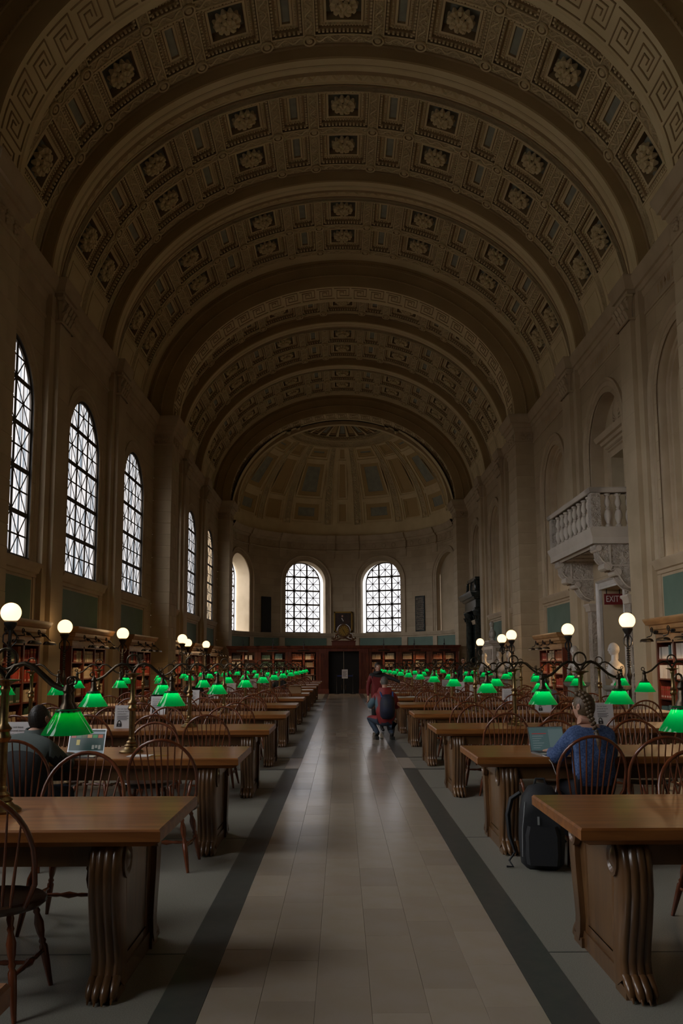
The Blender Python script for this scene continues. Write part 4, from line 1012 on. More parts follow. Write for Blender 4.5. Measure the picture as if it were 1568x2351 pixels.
for sg in (-1, 1):
    m.tube([(sg * .28, 0, .62), (sg * .42, 0, .56), (sg * .45, 0, .40), (sg * .56, 0, .34), (sg * .64, 0, .38), (sg * .62, 0, .44), (sg * .57, 0, .42)], [.06, .055, .05, .05, .045, .04, .03], WOODD, 7)
    m.tube([(sg * .1, -.03, .42), (sg * .26, -.03, .34), (sg * .4, -.03, .30), (sg * .55, -.03, .29)], [.06, .05, .05, .03], WOODD, 7); m.ball((sg * .34, -.02, .46), .07, WOODD, 7, 5)
m.ball((0, -.04, .42), .09, WOODD, 8, 5, 1.6, .6, .8); m.build('scrolled_support', ck, 40)
pt = thing('framed_portrait', 'dark framed portrait of a figure hanging behind the clock', 'painting', (0, APY + APR - .12, 3.5))
m = MB(); W_, H_ = .58, 1.28
for (a, b, c, d) in ((-W_, -W_ + .09, 0, H_), (W_ - .09, W_, 0, H_), (-W_, W_, H_ - .09, H_), (-W_, W_, 0, .09)): m.box(a, b, -.06, .02, c, d, GOLD)
m.build('gilt_frame', pt)
m = MB(); m.box(-W_ + .08, W_ - .08, -.02, .0, .08, H_ - .08, mat('portrait_dark', (.02, .012, .008), .5, noise=(4, (.05, .02, .012)))); m.build('canvas', pt)
m = MB(); m.ball((-.05, -.022, 1.0), .055, SKIN, 8, 6, 1, .1, 1.2); m.poly([(-.12, -.024, .86), (-.06, -.024, .88), (.03, -.024, .70), (.0, -.024, .66)], WHT); m.build('painted_figure', pt)
for d, col, lb in ((-47.5, BLACK, 'plain black stone plaque on the apse wall, left'), (47.5, BLKM, 'black stone plaque with incised text on the apse wall, right')):
    a = radians(d); pl = thing('wall_plaque', lb, 'plaque', (sin(a) * 6.26, APY + cos(a) * 6.26, 3.46), -a)
    m = MB(); m.bbox(-.38, .38, -.03, .03, 0, 2.12, col, .01); m.build('slab', pl)
    if d > 0:
        m = MB(); rg = random.Random(5)
        for k in range(34):
            x = -.30
            while x < .28:
                w = rg.uniform(.015, .06); m.box(x, x + w, -.0315, -.0305, 2.0 - k * .058, 2.018 - k * .058, STONED); x += w + rg.uniform(.01, .03)
        m.build('incised_lettering', pl, kind='stuff')

# ================================================================== GLOBE LAMPS
gl = thing('globe_floor_lamp', 'x', 'floor lamp'); gz = 2.38
m = MB(); m.lathe([(.17, 0), (.17, .04), (.12, .07), (.05, .14), (.035, .2), (.03, .6), (.045, .62), (.03, .65), (.026, 1.2), (.04, 1.24), (.055, 1.3), (.03, 1.36), (.024, 1.42), (.024, 1.9)], IRON, 12); m.build('pole', gl, 40)
m = MB()
for k in range(9): z = 1.45 + k * .045; m.lathe([(.02, z), (.045 + .008 * (k % 2), z + .012), (.02, z + .03)], IRON, 8, (0, 0, 0))
for k in range(4):
    a = k * pi / 2 + .4; m.tube([(cos(a) * .03, sin(a) * .03, 1.85), (cos(a) * .1, sin(a) * .1, 1.92), (cos(a) * .1, sin(a) * .1, 2.02), (cos(a) * .04, sin(a) * .04, 2.1)], .012, IRON, 5)
m.build('ornament', gl, 40)
m = MB(); m.lathe([(.025, 1.86), (.03, 2.08), (.08, 2.16), (.10, 2.20), (.10, 2.235), (.09, 2.24)], IRON, 14); m.build('globe_holder', gl, 40)
m = MB(); rr = .158; m.lathe([(rr * sin(pi * t), -rr * cos(pi * t)) for t in [.22 + .78 * i / 12 for i in range(13)]], GLOBE, 24, (0, 0, gz)); m.build('glass_globe', gl, 60)
GP = [(-5.25, 13.1, 'largest white globe lamp at the far left edge'), (-6.06, 18.1, 'white globe lamp in front of the second left bookcase'), (-5.88, 22.2, 'white globe lamp before the third left bookcase'), (-5.25, 27.2, 'white globe lamp beside the foot of the big left pier'), (-6.0, 32.2, 'small globe lamp half behind another beyond the left pier'), (-5.75, 35.0, 'farthest globe lamp on the left side'),
      (5.7, 16.6, 'largest globe lamp on the right, in front of the exit doorway'), (5.7, 21.0, 'globe lamp right of centre beside the bookcase and balcony foot'), (5.08, 25.0, 'globe lamp standing before the big right pier'), (5.5, 28.7, 'globe lamp near the white chimneypiece'), (5.54, 33.5, 'farthest globe lamp on the right by the black portal')]
KID.clear()
for i, (x, y, lb) in enumerate(GP):
    if i == 0: gl.location = (AX_(x, y), y, 0); gl['label'] = lb; gl['group'] = 'globe lamps along the walls'
    else: dup(gl, (AX_(x, y), y, 0), 0, lb)
# ================================================================== READING TABLES
TL, TD, TI = 4.1, 1.0, .978           # length, depth, distance of the inner end from the hall axis
TY = [4.98 + 2.94 * k - TD / 2 for k in range(-1, 12)]     # centre of each row
TNAME = ['nearest', 'second', 'third', 'fourth', 'fifth', 'sixth', 'seventh', 'eighth', 'ninth', 'tenth', 'eleventh', 'twelfth']
def lion_leg(x, sg):
    m = MB(); C = [(.36, .70, .05), (.385, .66, .085), (.395, .58, .10), (.395, .48, .10), (.375, .36, .085), (.35, .25, .07), (.335, .16, .06), (.345, .10, .06), (.37, .06, .055)]
    w = .15; rings = []
    for i, (y, z, dp) in enumerate(C):
        y0, z0, _ = C[max(i - 1, 0)]; y1, z1, _ = C[min(i + 1, len(C) - 1)]; tx, tz = y1 - y0, z1 - z0; L = sqrt(tx * tx + tz * tz); nx, nz = -tz / L, tx / L
        if nx < 0: nx, nz = -nx, -nz
        ring = []
        for j in range(17):
            q = j / 16; xx = -w / 2 + w * q; o = dp * (.35 + .45 * sqrt(max(0, 1 - (2 * q - 1) ** 2 * .85))) + .010 * abs(sin(4 * pi * q))
            ring.append((x + xx, sg * (y + nx * o), z + nz * o))
        ring += [(x + w / 2, sg * (y - nx * .06), z - nz * .06), (x - w / 2, sg * (y - nx * .06), z - nz * .06)]
        rings.append(ring)
    m.rings(rings, WOODD, True, (True, True)); return m
def paw(x, sg):
    m = MB()
    for i in range(4):
        xx = x - .054 + .036 * i; out = .0 if i in (0, 3) else .02
        m.tube([(xx, sg * .34, .09), (xx, sg * (.40 + out * .5), .085), (xx, sg * (.435 + out), .055), (xx, sg * (.455 + out), .03), (xx, sg * (.462 + out), .012)], [.020, .023, .022, .02, .010], WOODD, 8)
        m.tube([(xx, sg * (.45 + out), .03), (xx, sg * (.475 + out), .018), (xx, sg * (.482 + out), .004)], [.010, .007, .003], WOODD, 5)
    m.box(x - .07, x + .07, min(sg * .28, sg * .43), max(sg * .28, sg * .43), 0, .05, WOODD); return m
tab = thing('reading_table', 'x', 'table')
m = MB(); h = .785
m.rings([[(sx * (TL / 2 - i), sy * (TD / 2 - i), z) for sx, sy in ((-1, -1), (1, -1), (1, 1), (-1, 1))] for i, z in ((.05, .700), (.012, .722), (0, .73), (0, .775), (.008, .785))], OAK, True, (True, True)); m.build('tabletop', tab, 30)
m = MB()
m.box(-TL / 2 + .2, TL / 2 - .2, -TD / 2 + .09, -TD / 2 + .12, .60, .715, WOODD); m.box(-TL / 2 + .2, TL / 2 - .2, TD / 2 - .12, TD / 2 - .09, .60, .715, WOODD)
m.box(-TL / 2 + .2, -TL / 2 + .23, -TD / 2 + .1, TD / 2 - .1, .60, .715, WOODD); m.box(TL / 2 - .23, TL / 2 - .2, -TD / 2 + .1, TD / 2 - .1, .60, .715, WOODD); m.build('apron', tab)
for sx in (-1, 1):
    x = sx * (TL / 2 - .27); m = MB()
    prof = [(-.385, .70), (-.385, .60), (-.36, .45), (-.33, .30), (-.30, .16), (-.33, .0), (.33, .0), (.30, .16), (.33, .30), (.36, .45), (.385, .60), (.385, .70)]
    m.rings([[(x + e, y, z) for y, z in prof] for e in (-.045, .045)], WOODD, True, (True, True))
    pin = [(-.24, .60), (-.22, .3), (-.22, .14), (.22, .14), (.22, .3), (.24, .60)]
    for e in (-.052, .052): m.rings([[(x + e * f, y * g, z) for y, z in pin] for f, g in ((.86, 1.06), (1, 1.0), (1.0, .96), (.88, .93))], WOODD, True, (False, False))
    m.box(x - .055, x + .055, -.34, .34, 0, .09, WOODD); m.build('leg_panel', tab, 30)
    for sg in (-1, 1):
        leg = lion_leg(x, sg).build('lion_leg', tab, 40)
        for e in (-.075, .075):
            sc = MB(); c = (x + e, sg * .345, .62)
            sc.rings([[(c[0] + (e / .075) * d, c[1] + r * cos(q * pi / 7), c[2] + r * 1.15 * sin(q * pi / 7)) for q in range(14)] for r, d in ((.075, -.02), (.075, .012), (.06, .016), (.045, .002), (.03, .014), (.001, .018))], WOODD, True); sc.build('scroll', leg, 40)
        paw(x, sg).build('paw', leg, 50)
KID.clear(); first = True; TAB = {}
for s in (-1, 1):
    for i, yc in enumerate(TY):
        k = i - 1
        if k < 0 and s > 0: continue
        x = s * (TI + TL / 2) + (.04 if k < 0 else 0); side = 'left' if s < 0 else 'right'
        lb = 'corner of an oak reading table cut off at the lower left' if k < 0 else '%s carved oak reading table of the %s row' % (TNAME[k], side)
        if k >= 3: lb = '%s oak reading table back from the viewer in the %s row' % (TNAME[k], side)
        yy = yc - (.02 if s > 0 else 0) + (0.08 if k < 0 else 0)
        if first: tab.location = (x, yy, 0); tab['label'] = lb; tab['group'] = 'oak reading tables'; o = tab; first = False
        else: o = dup(tab, (x, yy, 0), 0, lb)
        TAB[(s, k)] = (x, yy)

# ================================================================== WINDSOR CHAIRS
CH = {}
def chair_parts():
    P = []
    m = MB(); pts = []      # saddle seat
    for q in range(24):
        a = 2 * pi * q / 24; r = 1 if sin(a) < 0 else 1.02; x = .235 * cos(a) * (1 + .06 * abs(cos(a))); y = .215 * sin(a); pts.append((x, y))
    m.rings([[(x * f, y * f, z) for x, y in pts] for f, z in ((.90, .425), (1.0, .445), (1.0, .462), (.95, .470), (.6, .460), (.01, .458))], SEATW, True, (True, False)); P.append(('seat', m, 40))
    m = MB(); bow = []
    for i in range(23):
        t = -1 + 2 * i / 22; ang = t * (pi / 2 + .42); hw = .262
        x = hw * sin(ang) if abs(t) > 0 else 0; zz = .70 + .285 * cos(ang) if cos(ang) > 0 else .70 + .255 * cos(ang) * 2.2
        if abs(t) > .999: x = .20 * (1 if t > 0 else -1); zz = .458
        bow.append((x, -.13 - .175 * (zz - .46) / .52, zz))
    m.tube(bow, [.013] * 23, CHAIRW, 8); P.append(('bow_back', m, 60))
    for i in range(9):
        t = -1 + 2 * i / 8; xt = .218 * t; xb = .145 * t
        zt = .70 + .285 * sqrt(max(0, 1 - (xt / .262) ** 2)); m = MB(); p1 = (xt, -.13 - .175 * (zt - .46) / .52, zt); p0 = (xb, -.16 + .03 * (1 - abs(t)) * 0, .46)
        m.turned(p0, p1, [(0, .006), (.2, .0085), (.35, .008), (1, .0045)], CHAIRW, 6); P.append(('spindle', m, 60))
    LP = [(0, .013), (.08, .019), (.14, .013), (.17, .018), (.2, .013), (.3, .024), (.40, .020), (.47, .012), (.50, .019), (.53, .013), (.56, .021), (.75, .018), (1, .011)]
    F = {}
    for nm, a, b in (('fl', (-.15, .13, .44), (-.225, .20, 0)), ('fr', (.15, .13, .44), (.225, .20, 0)), ('rl', (-.13, -.12, .44), (-.21, -.235, 0)), ('rr', (.13, -.12, .44), (.21, -.235, 0))):
        m = MB(); m.turned(a, b, LP, CHAIRW, 8); P.append(('leg', m, 60)); F[nm] = (Vector(a), Vector(b))
    at = lambda n, t: F[n][0].lerp(F[n][1], t)
    SP = [(0, .009), (.15, .010), (.3, .013), (.36, .010), (.5, .021), (.64, .010), (.7, .013), (.85, .010), (1, .009)]
    a, b, c, d = at('fl', .6), at('rl', .6), at('fr', .6), at('rr', .6)
    for p, q in ((a, b), (c, d), ((a + b) / 2, (c + d) / 2)): m = MB(); m.turned(p, q, SP, CHAIRW, 7); P.append(('stretcher', m, 60))
    return P
CPARTS = chair_parts()
chair = thing('windsor_chair', 'x', 'chair')
for nm, m, sm in CPARTS: m.build(nm, chair, sm)
allc = MB()
for nm, m, sm in CPARTS: allc.merge(m)
CHFAR = allc.mesh('windsor_chair', 60)
KID.clear(); chf = [True]; NTH = ['first', 'second', 'third', 'fourth', 'fifth', 'sixth']
def put_chair(x, y, rz, label, near):
    g = 'mahogany windsor chairs'
    if near:
        if chf[0]: chair.location = (x, y, 0); chair.rotation_euler = (0, 0, rz); chair['label'] = label; chair['group'] = g; chf[0] = False; return chair
        return dup(chair, (x, y, 0), rz, label, g)
    return link('windsor_chair', CHFAR, None, loc=(x, y, 0), rot=(0, 0, rz), label=label, category='chair', group=g)
CUST = {(-1, 0, -1): [.80], (-1, 0, 1): [.80, 1.62], (-1, 1, -1): [.52, 1.66], (-1, 1, 1): [.985, 1.88, 2.75], (-1, 2, -1): [.70, 1.28, 2.0, 2.8], (-1, 2, 1): [.73, 1.47, 2.2, 3.0],
        (1, 0, -1): [.83], (1, 0, 1): [1.15, 2.0], (1, 1, -1): [.84, 1.36, 2.2], (1, 1, 1): [.96, 1.76, 2.6], (1, 2, -1): [.75, 1.42, 2.1, 2.9], (1, 2, 1): [.7, 1.3, 2.0, 2.9]}
rc = random.Random(11); CHP = {}
for (s, k), (tx, ty) in TAB.items():
    if k < 0: continue
    for sd in (-1, 1):
        us = CUST.get((s, k, sd)) or [u + rc.uniform(-.10, .10) for u in (.72, 1.42, 2.12, 2.85, 3.45)]
        for j, u in enumerate(us):
            x = s * (TI + u); y = ty + sd * (TD / 2 + (.02 if k > 0 else .07)) + sd * rc.uniform(-.02, .14)
            if (s, k, sd) == (-1, 0, -1): y = 4.05
            if (s, k, sd) == (-1, 1, -1): y = 6.66
            if (s, k, sd) == (1, 1, -1): y = 6.78 if j == 0 else 6.70
            side = 'left' if s < 0 else 'right'
            lb = '%s windsor chair from the aisle on the %s side of the %s table, %s row' % (NTH[j], 'near' if sd < 0 else 'far', TNAME[k], side)
            rz = (0 if sd < 0 else pi) + rc.uniform(-.12, .12)
            put_chair(x, y, rz, lb, k <= 3); CHP[(s, k, sd, j)] = (x, y, rz)

# ================================================================== TABLE LAMPS
lamp = thing('table_lamp', 'x', 'lamp')
m = MB(); m.lathe([(.105, 0), (.105, .012), (.085, .028), (.070, .034), (.055, .052), (.062, .062), (.040, .078), (.045, .09), (.028, .105), (.03, .125), (.02, .14)], BRASS, 20); m.build('base', lamp, 40)
m = MB(); m.lathe([(r_ * 1.28 if r_ < .05 else r_ * 1.05, z_) for r_, z_ in [(.019, .13), (.019, .36), (.026, .368), (.032, .385), (.026, .40), (.024, .415), (.033, .43), (.024, .445), (.017, .46), (.015, .62), (.022, .64), (.018, .655), (.03, .672), (.072, .684), (.075, .690), (.02, .694)]], BRASS, 12); m.build('pole', lamp, 40)
m = MB(); m.tube([(.055 * cos(2 * pi * i / 18), 0, .80 + .055 * sin(2 * pi * i / 18)) for i in range(18)], .0085, BRONZE, 7, True)
m.build('ring_finial', lamp, 60)
for s in (-1, 1):
    m = MB(); P = [(.0, .69), (.015, .72), (.05, .765), (.10, .775), (.15, .755), (.20, .71), (.25, .665), (.30, .64), (.34, .635)]
    m.tube([(s * a, 0, b) for a, b in P], [.012, .012, .012, .0125, .0125, .012, .012, .011, .010], BRONZE, 8)
    m.tube([(s * (.35 + .03 * sin(q * .75) * (1 - q / 11)), 0, .66 + .03 * (1 - cos(q * .75)) * (1 - q / 14)) for q in range(9)], .006, BRONZE, 6); m.build('arm', lamp, 60)
    m = MB(); m.lathe([(.012, .66), (.020, .645), (.026, .63), (.018, .615), (.024, .60), (.023, .57), (.034, .55), (.040, .535), (.060, .526), (.060, .514)], BRONZE, 12, (s * .34, 0, 0)); so = m.build('socket', lamp, 40)
    m = MB(); m.lathe([(.128, .402), (.126, .408), (.104, .443), (.080, .480), (.061, .512), (.058, .524), (.052, .532)], SHADE, 28, (s * .34, 0, 0), cap=(False, False)); so = m.build('lamp_shade', lamp, 50)
    l = bpy.data.lights.new('bulb', 'POINT'); l.energy = BULB; l.color = (1, .86, .62); l.shadow_soft_size = .022
    o = bpy.data.objects.new('bulb', l); COL.objects.link(o); o.parent = lamp; o.location = (s * .34, 0, .492)
KID.clear(); lf = True
for (s, k), (tx, ty) in TAB.items():
    if k < 0: continue
    for j, u in enumerate((1.0, 3.0)):
        side = 'left' if s < 0 else 'right'; lb = 'twin green shaded brass lamp on the %s %s row table, %s end' % (TNAME[k], side, 'aisle' if j == 0 else 'wall')
        x = s * (TI + u + (0 if j else .02)) + rc.uniform(-.02, .02); rz = rc.uniform(-.10, .10)
        if k == 0: x = -1.93 if s < 0 else 2.03 if j == 0 else x
        if lf: lamp.location = (x, ty, .785); lamp.rotation_euler = (0, 0, rz); lamp['label'] = lb; lamp['group'] = 'twin green shaded table lamps'; lf = False
        else: dup(lamp, (x, ty, .785), rz, lb)

# ================================================================== THINGS ON THE TABLES
sign = thing('table_sign', 'x', 'sign')
m = MB(); m.rings([[(-.12, a, b), (.12, a, b)] for a, b in ((-.05, 0), (-.004, .275), (.004, .275), (.05, 0), (.046, 0), (0, .27), (-.046, 0))], PAPER, False); m.build('folded_sheet', sign)
T = Matrix.Translation((0, -.051, 0)) @ Matrix.Rotation(-math.atan2(.046, .275), 4, 'X')
def on_sheet(o): o.matrix_local = T @ o.matrix_local
for k, (tx_, sz, z) in enumerate((('Do not leave', .024, .235), ('personal items', .024, .205), ('unattended', .024, .175))):
    o = text(tx_, sz, (-.09, -.0016, z), (pi / 2, 0, 0), INK, sign, 'letters', .0003, 'LEFT'); bpy.context.view_layer.update(); on_sheet(o)
m = MB()
for k in range(4): m.box(-.09, .05 - .02 * (k % 2), -.0018, -.0012, .145 - k * .014, .150 - k * .014, INK)
m.v = [tuple(T @ Vector(p)) for p in m.v]; m.build('small_print', sign, kind='stuff')
m = MB(); m.box(-.09, -.03, -.003, -.0012, .02, .06, INK); m.tube([(-.078, -.002, .055), (-.078, -.002, .078), (-.068, -.002, .092), (-.052, -.002, .092), (-.042, -.002, .078), (-.042, -.002, .055)], .0045, INK, 5)
m.box(-.063, -.057, -.0042, -.003, .03, .048, PAPER); m.v = [tuple(T @ Vector(p)) for p in m.v]; m.build('padlock_symbol', sign)
KID.clear(); sf = True
for (s, k), (tx, ty) in TAB.items():
    if k < 1: continue
    x = tx + rc.uniform(-.15, .1); y = ty - .1 + rc.uniform(-.15, .1)
    if (s, k) == (-1, 2): x, y = -2.77, ty - .12
    if (s, k) == (1, 1): continue
    lb = 'folded white notice with padlock symbol on the %s table of the %s row' % (TNAME[k], 'left' if s < 0 else 'right')
    if sf: sign.location = (x, y, .785); sign['label'] = lb; sign['group'] = 'folded table notices'; sf = False
    else: dup(sign, (x, y, .785), rc.uniform(-.15, .15), lb)
ALU = mat('laptop_aluminium', (.42, .42, .43), .35, metal=.8); KEYM = mat('keyboard_black', (.015, .015, .015), .5)
def scr(name, c, e): return mat(name, (.01, .01, .01), .3, emit=(c, e))
def laptop(label, loc, rz, kind):
    l = thing('laptop', label, 'laptop', loc, rz)
    m = MB(); m.bbox(-.16, .16, -.11, .11, 0, .014, ALU, .003); b = m.build('keyboard_deck', l)
    m = MB()
    for r in range(5):
        for c in range(13): m.box(-.142 + c * .0215, -.142 + c * .0215 + .018, -.02 + r * .0225, -.02 + r * .0225 + .018, .014, .0152, KEYM)
    m.build('keys', b, kind='stuff'); m = MB(); m.box(-.05, .05, -.095, -.03, .014, .0145, KEYM); m.build('trackpad', b)
    T = Matrix.Translation((0, .11, .012)) @ Matrix.Rotation(radians(-18), 4, 'X')
    m = MB(); m.box(-.16, .16, 0, .007, 0, .215, ALU); m.v = [tuple(T @ Vector(p)) for p in m.v]; sc = m.build('lid', l)
    m = MB(); f = -.001
    def R(x0, x1, z0, z1, mt, y=-.001): m.box(x0, x1, y, 0.0005, z0, z1, mt)
    R(-.152, .152, .008, .207, scr('screen_dark_' + kind, (.02, .06, .05) if kind == 'a' else (.10, .17, .17), .35))
    if kind == 'a':
        R(-.152, .152, .172, .19, scr('screen_bar', (.25, .3, .33), .5), -.0015); R(-.152, .152, .008, .028, scr('screen_bar', (.25, .3, .33), .5), -.0015)
        for i, c in enumerate(((.3, .06, .04), (.05, .12, .06), (.06, .08, .03), (.4, .2, .08), (.04, .2, .06), (.35, .08, .03))): R(-.14 + i * .047, -.10 + i * .047, .137, .165, scr('thumb_%d' % i, c, .6), -.0015)
        R(-.09, -.06, .075, .12, scr('pic_gold', (.45, .36, .08), .5), -.0015)
        for q in range(3): R(.05 + q * .028, .07 + q * .028, .04 + .01 * (q % 2), .075, scr('pic_grey', (.3, .3, .26), .45), -.0015)
    else:
        R(.02, .152, .008, .19, scr('pane_b', (.14, .2, .2), .4), -.0015); R(-.13, .0, .15, .156, scr('red_line', (.35, .03, .03), .5), -.0018)
        for q in range(6): R(-.13, -.03 - .02 * (q % 3), .13 - q * .02, .134 - q * .02, scr('text_line', (.25, .3, .3), .4), -.0015)
    m.v = [tuple(T @ Vector(p)) for p in m.v]; m.build('screen', sc); return l
laptop('silver laptop showing a dark page of pictures before the seated man', (-2.33, 7.10, .785), radians(-4), 'a')
laptop('laptop with pale grey page in front of the woman in blue', (1.66, 7.12, .785), radians(9), 'b')
m = MB(); cb = [(1.53, 6.98, .79), (1.55, 6.92, .785), (1.58, 6.88, .74), (1.62, 6.87, .62), (1.60, 6.88, .5), (1.63, 6.86, .44), (1.70, 6.8, .40)]
m.tube(cb, .0035, WHT, 6); o = m.build('charging_cable', None, 60); o['label'] = 'thin white cable hanging from the laptop over the table edge'; o['category'] = 'cable'
m = MB(); m.rings([[(-.10, -.07, z), (.09, -.08, z), (.10, .07, z), (-.09, .08, z)] for z in (0, .006)], PAPER, True, (True, True)); o = m.build('note_pad', None); o.location = (-1.83, 7.12, .7855); o['label'] = 'white note pad beside the lamp foot on the second left table'; o['category'] = 'notepad'
m = MB(); m.tube([(-.075, 0, .006), (.065, 0, .006), (.08, 0, .006)], [.0045, .0045, .001], mat('pencil_yellow', (.45, .3, .08), .5), 6); o = m.build('pencil', None); o.location = (-1.66, 7.10, .785); o.rotation_euler = (0, 0, .25); o['label'] = 'short pencil lying right of the white note pad'; o['category'] = 'pencil'
cbx = thing('carton', 'open brown cardboard carton far back on a left table', 'box', (-1.35, TAB[(-1, 6)][1], .785))
CARD = mat('cardboard', (.34, .22, .12), .8)
for a in ((-.16, .16, -.12, -.115), (-.16, .16, .115, .12), (-.16, -.155, -.12, .12), (.155, .16, -.12, .12)): m = MB(); m.box(*a, 0, .2, CARD); m.build('side', cbx)
for a, tl in (((-.16, .16, -.2, -.12), 0), ((-.16, .16, .12, .2), 0)): m = MB(); m.box(*a, .2, .204, CARD); m.build('flap', cbx)
m = MB(); m.box(-.16, .16, -.12, .12, 0, .004, CARD); m.build('bottom', cbx)
for i, (x, y, k) in enumerate(((-1.45, .1, 7), (-1.2, -.1, 8), (1.5, .05, 5), (1.4, .1, 8))):
    s = -1 if x < 0 else 1; m = MB(); m.box(-.15, .15, -.1, .1, 0, .006, PAPER); m.rings([[(-.14, -.08, z), (.1, -.11, z), (.15, .08, z), (-.1, .1, z)] for z in (.006, .012)], PAPER, True, (True, True))
    o = m.build('loose_papers', None); o.location = (x, TAB[(s, k)][1] + y, .7855); o['label'] = 'loose white papers at the aisle end of the %s %s table' % (TNAME[k], 'left' if s < 0 else 'right'); o['category'] = 'papers'
# black rucksack on the floor
bp = thing('rucksack', 'black rucksack standing on the floor beside the second right table', 'rucksack', (1.40, 6.55, 0), radians(-10))
RUC = mat('rucksack_black', (.012, .013, .016), .7, bump=(40, .4, .004)); ZIP = mat('zip_grey', (.25, .26, .26), .4)
m = MB(); m.rings([[(sx * w * (1 if abs(sx) < 1 else 1), y, z) for sx, y in ((-.8, -.11 * d), (.8, -.11 * d), (1, -.04 * d), (1, .08 * d), (.8, .11 * d), (-.8, .11 * d), (-1, .08 * d), (-1, -.04 * d))] for w, d, z in ((.12, .8, .0), (.16, 1.1, .04), (.17, 1.25, .2), (.165, 1.2, .38), (.14, .95, .52), (.09, .6, .60), (.03, .2, .625))], RUC, True, (True, True)); m.build('bag_body', bp, 60)
m = MB(); m.rings([[(sx * w, -.13 - d, z) for sx, d in ((-1, 0), (-.8, .05), (.8, .05), (1, 0))] for w, z in ((.12, .05), (.13, .12), (.13, .26), (.11, .33))], RUC, False); m.build('front_pocket', bp, 60)
m = MB(); m.tube([(-.15, .02, .55), (-.22, .03, .50), (-.25, .03, .38), (-.24, .02, .22), (-.20, 0, .10)], [.018, .022, .022, .018, .01], RUC, 6); m.tube([(-.21, -.01, .1), (-.25, -.04, .05), (-.22, -.06, .01), (-.27, -.07, .012)], .008, RUC, 5); m.build('shoulder_strap', bp, 60)
m = MB(); m.tube([(-.05, 0, .60), (-.03, 0, .66), (.03, 0, .66), (.05, 0, .60)], .01, RUC, 6); m.build('grab_handle', bp, 60)
m = MB(); m.tube([(-.15, -.12, .1), (-.145, -.13, .3), (-.12, -.11, .5)], .004, ZIP, 4); m.box(-.035, -.02, -.155, -.15, .34, .40, ZIP); m.build('zip', bp)
# ================================================================== FIGURES
def head(mb, c, s, yaw, pitch, skin, hair, style='short', tilt=0):
    """a modelled head: local x right, y forward, z up; c = centre, s = half height"""
    R = Matrix.Translation(c) @ Matrix.Rotation(yaw, 4, 'Z') @ Matrix.Rotation(-pitch, 4, 'X') @ Matrix.Rotation(tilt, 4, 'Y'); k = s / .12
    h = MB(); NU_, NV = 28, 20
    def pt(u, v, grow=0):
        th = pi * v; ph = 2 * pi * u; z = -cos(th); r = sin(th); x = r * sin(ph); y = r * cos(ph)     # u=0 is the face
        w = 1 - .30 * max(0, -z - .1) * (1 if y > -.3 else .6); X = x * .076 * w; Y = y * (.098 if y < 0 else .092) * (1 - .12 * max(0, -z)); Z = z * .12
        if y > 0:
            f = max(0, 1 - abs(x) / .85)
            Y += .010 * math.exp(-((z + .02) / .22) ** 2 - (x / .16) ** 2) - .010 * (math.exp(-((z - .12) / .12) ** 2 - ((abs(x) - .38) / .2) ** 2)) + .007 * math.exp(-((z + .78) / .14) ** 2 - (x / .3) ** 2) + .005 * math.exp(-((z - .28) / .08) ** 2 - (x / .6) ** 2)
        g = 1 + grow; return (X * g, Y * g, Z * g)
    I = [[h.vert(pt(i / NU_, j / NV)) for j in range(NV + 1)] for i in range(NU_)]
    for i in range(NU_):
        for j in range(NV): a = (i + 1) % NU_; h.face((I[i][j], I[a][j], I[a][j + 1], I[i][j + 1]), skin)
    h.rings([[(-.010, .085, .018), (.010, .085, .018), (.006, .09, .03)], [(-.017, .088, -.012), (.017, .088, -.012), (.0, .112, -.006)], [(-.012, .085, -.022), (.012, .085, -.022), (0, .098, -.024)]], skin, True, (True, True))
    for sg in (-1, 1):
        h.ball((sg * .030, .078, .014), .0125, WHT if skin is SKIN else skin, 8, 6); h.ball((sg * .030, .0885, .014), .005, INK if skin is SKIN else skin, 6, 4)
        h.tube([(sg * .016, .088, .034), (sg * .032, .088, .039), (sg * .048, .078, .034)], .0032, hair, 5)
        h.rings([[(sg * (.072 + d), -.004 + r * cos(a * pi / 5), .004 + 1.55 * r * sin(a * pi / 5)) for a in range(10)] for r, d in ((.012, 0), (.020, .012), (.017, .016), (.004, .011))], skin, True)
    LIP = mat('lips', (.36, .13, .11), .5) if skin is SKIN else skin
    h.tube([(-.022, .082, -.052), (-.008, .091, -.049), (.008, .091, -.049), (.022, .082, -.052)], .0042, LIP, 6); h.tube([(-.017, .083, -.058), (0, .090, -.060), (.017, .083, -.058)], .0045, LIP, 6)
    h.lathe([(.050, -.17), (.052, -.10), (.055, -.03)], skin, 14, (0, -.022, 0))
    q = MB()
    def hz(u): a = abs(((u + .5) % 1) - .5) * 2; return .42 if a < .22 else (.42 - (a - .22) * 4.2 if a < .36 else (-.20 if a < .5 else -.45 if style != 'balding' else -.42))
    g0 = {'short': .055, 'balding': .025, 'long': .10, 'bun': .09, 'marble': .06}[style]
    rr = random.Random(3)
    for i in range(NU_):
        for j in range(NV):
            z = -cos(pi * (j + .5) / NV)
            if z > hz((i + .5) / NU_):
                a = (i + 1) % NU_; gg = g0 + .008 * sin(i * 2.3) + .008 * sin(j * 1.7)
                q.face([q.vert(pt(x / NU_, y / NV, gg if 0 < y < NV else g0)) for x, y in ((i, j), (i + 1, j), (i + 1, j + 1), (i, j + 1))], hair)
    if style == 'long': q.rings([[(x * w, y * w - .02, z) for x, y in ((-.08, 0), (-.06, -.08), (0, -.105), (.06, -.08), (.08, 0))] for z, w in ((.03, 1.02), (-.06, 1.0), (-.14, .95), (-.2, .7))], hair, False)
    h.v = [(x * k, y * k, z * k) for x, y, z in h.v]; q.v = [(x * k, y * k, z * k) for x, y, z in q.v]
    mb.merge(h, R); return q, R

